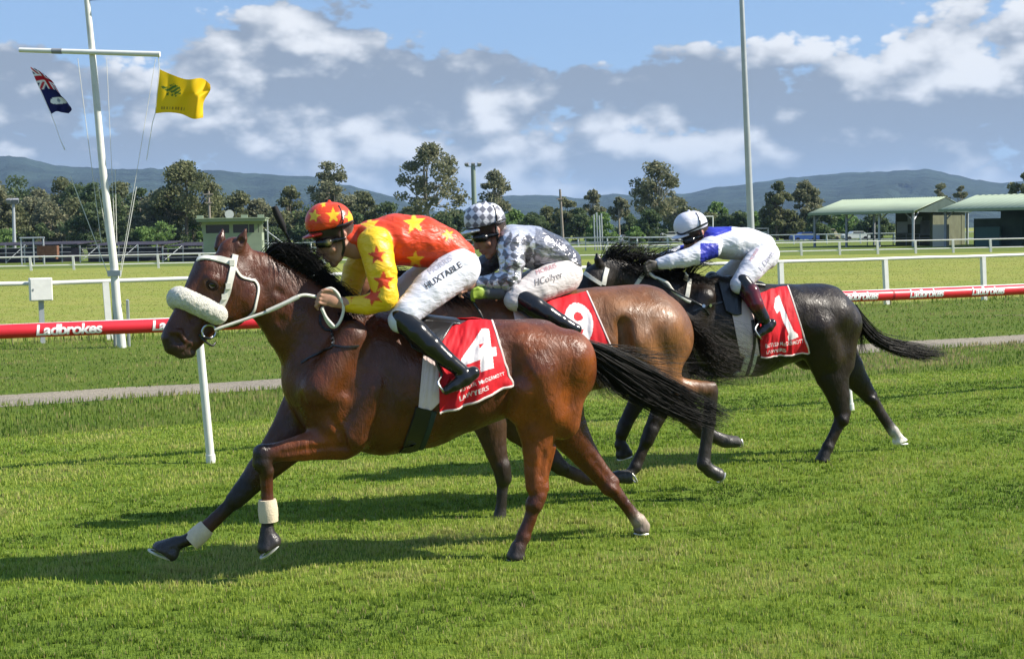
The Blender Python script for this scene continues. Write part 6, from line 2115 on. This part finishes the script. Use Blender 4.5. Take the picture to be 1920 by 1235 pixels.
head_and_helmet(RB, [(.3, .3, .3), (.7, .7, .74)], colBh, helm_m, [(.012, .012, .013), (.012, .012, .012)], None, lens=False)
brB, boB = rider(RB,
      torso=[(932, 444, 0, 19, .062), (942, 446, 0, 20, .07), (960, 456, 0, 36, .17), (1000, 464, 0, 40, .19), (1035, 478, 0, 37, .17), (1058, 492, 0, 31, .15)],
      arm=[(958, 462, .17, 27), (960, 494, .205, 24), (957, 520, .215, 20), (952, 526, .215, 20), (925, 530, .19, 16.5), (900, 531, .165, 13)],
      farm=[(945, 468, -.17, 25), (915, 494, -.20, 20), (903, 512, -.19, 18), (895, 520, -.17, 15), (885, 525, -.14, 12)],
      pelvis=[(1048, 508, 0, 39, .16), (1056, 514, 0, 35, .16)],
      thigh=[(1052, 520, .11, 34, .10), (1010, 536, .19, 31, .09), (974, 556, .235, 24, .07), (966, 562, .24, 22, .064)],
      fthigh=[(1046, 518, -.11, 32, .10), (985, 536, -.19, 26, .085), (940, 552, -.24, 20, .062)],
      boot=[(974, 560, .25, 22, .062), (1000, 576, .295, 22, .062), (1024, 590, .325, 20, .058), (1050, 604, .345, 16, .05), (1070, 614, .35, 13, .044)],
      foot=[(1081, 617, .35, 10, .038), (1070, 628, .352, 11, .04), (1056, 640, .352, 9, .04), (1046, 646, .35, 7, .034)],
      wrist=(896, 532), knuck=(866, 538), fwrist=(880, 526), fknuck=(858, 530), lat_h=.165,
      silk_mat=satin_grey, silk_cols=[GM, GL], silk_colf=colB, br_cols=[(.62, .575, .565)], boot_cols=[(.010, .010, .012), (.010, .010, .012)],
      skin=[(.38, .20, .135), (.03, .018, .012), (.5, .28, .2), (.36, .15, .12), (.42, .2, .15)])
RB.bvh = RB.br_bvh
RB.decal('MORRIS', 1024, 505, 40, -20, pink, .0, 0, brB)
RB.decal('HCollyer', 1027, 523, 56, -18, mat('grey_print', (.22, .2, .2), .7, .2), .0, .3, brB, hs=1.2)
gF = Field()
hand(gF, B.fr, (912, 549), (890, 550), .20, B.fr.S(900, 550, .2), 0)
chain(gF, B.fr, [(936, 548, .20, 14), (914, 549, .20, 12)], k=.004, col=1)
RB.make('glove', gF, skin_m, [(.30, .42, .05), (.10, .10, .11)], h=.006)
stirrup(B, (1010, 600), (1044, 618), None, .35)

# ---- rider of horse 1: white and blue
RC = Rider(C, 'crouching rider in white silks with a blue collar and plain white cap', (1293, 421), .71, -.12)
WH = (.66, .67, .73); BL = (.025, .035, .40)


def colC(px, V, C):
    out = np.tile(np.array(WH), (len(V), 1))
    u, v = px[:, 0], px[:, 1]
    sl = C[:, 2] > .9
    out[(~sl) & (v < 452 - (u - 1316) * .35) & (u < 1372)] = BL
    out[(u < 1326) & (~sl) & (v < 470)] = BL
    out[sl & (u > 1313) & (u < 1347) & (v > 456)] = BL
    out[(~sl) & (v > 489 - (u - 1330) * .02) & (u < 1366)] = BL
    far = V[:, 1] < -.1
    out[far & sl & (u > 1275)] = BL
    return out


head_and_helmet(RC, [(.66, .66, .74), (.64, .64, .70)], None, helm_m, [(.010, .010, .011), (.012, .012, .012)], None, lens=False)
brC, boC = rider(RC,
      torso=[(1309, 445, 0, 15, .06), (1316, 448, 0, 16, .07), (1332, 453, 0, 28, .17), (1362, 456, 0, 31, .19), (1396, 457, 0, 30, .17), (1424, 464, 0, 28, .155)],
      arm=[(1332, 464, .17, 22), (1304, 478, .20, 18), (1284, 485, .205, 16), (1278, 486, .205, 16), (1256, 490, .19, 14), (1238, 494, .165, 12)],
      farm=[(1322, 458, -.17, 20), (1294, 470, -.2, 16), (1276, 475, -.2, 14), (1262, 478, -.18, 12), (1244, 482, -.15, 10)],
      pelvis=[(1422, 470, 0, 32, .16), (1430, 478, 0, 29, .16)],
      thigh=[(1428, 482, .11, 28, .10), (1408, 505, .19, 25, .085), (1390, 528, .235, 19, .066), (1386, 533, .24, 18, .062)],
      fthigh=[(1420, 482, -.11, 27, .10), (1384, 504, -.19, 22, .08), (1354, 522, -.235, 17, .062)],
      boot=[(1390, 528, .25, 17, .06), (1404, 546, .29, 17, .06, 0), (1406, 549, .295, 18.5, .064, 2), (1417, 571, .335, 15.5, .056, 2), (1418, 573, .337, 14, .05, 0), (1432, 597, .355, 11.5, .042, 0)],
      foot=[(1447, 606, .355, 9, .036), (1440, 613, .357, 10.5, .042), (1428, 622, .357, 8, .04), (1419, 628, .355, 6, .036)],
      wrist=(1236, 495), knuck=(1214, 501), fwrist=(1240, 484), fknuck=(1222, 490), lat_h=.165,
      silk_mat=silk, silk_cols=[WH, (.70, .71, .93)], silk_colf=colC, br_cols=[(.61, .61, .69)], boot_cols=[(.010, .010, .012), (.010, .010, .012), (.13, .012, .020)],
      skin=[(.42, .23, .155), (.03, .018, .012), (.5, .28, .2), (.38, .15, .12), (.46, .22, .16)], glove=(.05, .045, .04))
RC.bvh = RC.br_bvh
RC.decal('MORRIS', 1414, 478, 26, -58, pink, .0, 0, brC)
RC.decal('E Davis', 1436, 490, 42, -55, mat('lilac_print', (.42, .40, .50), .7, .2), .0, .3, brC)
stirrup(C, (1404, 575), (1424, 603), None, .356)
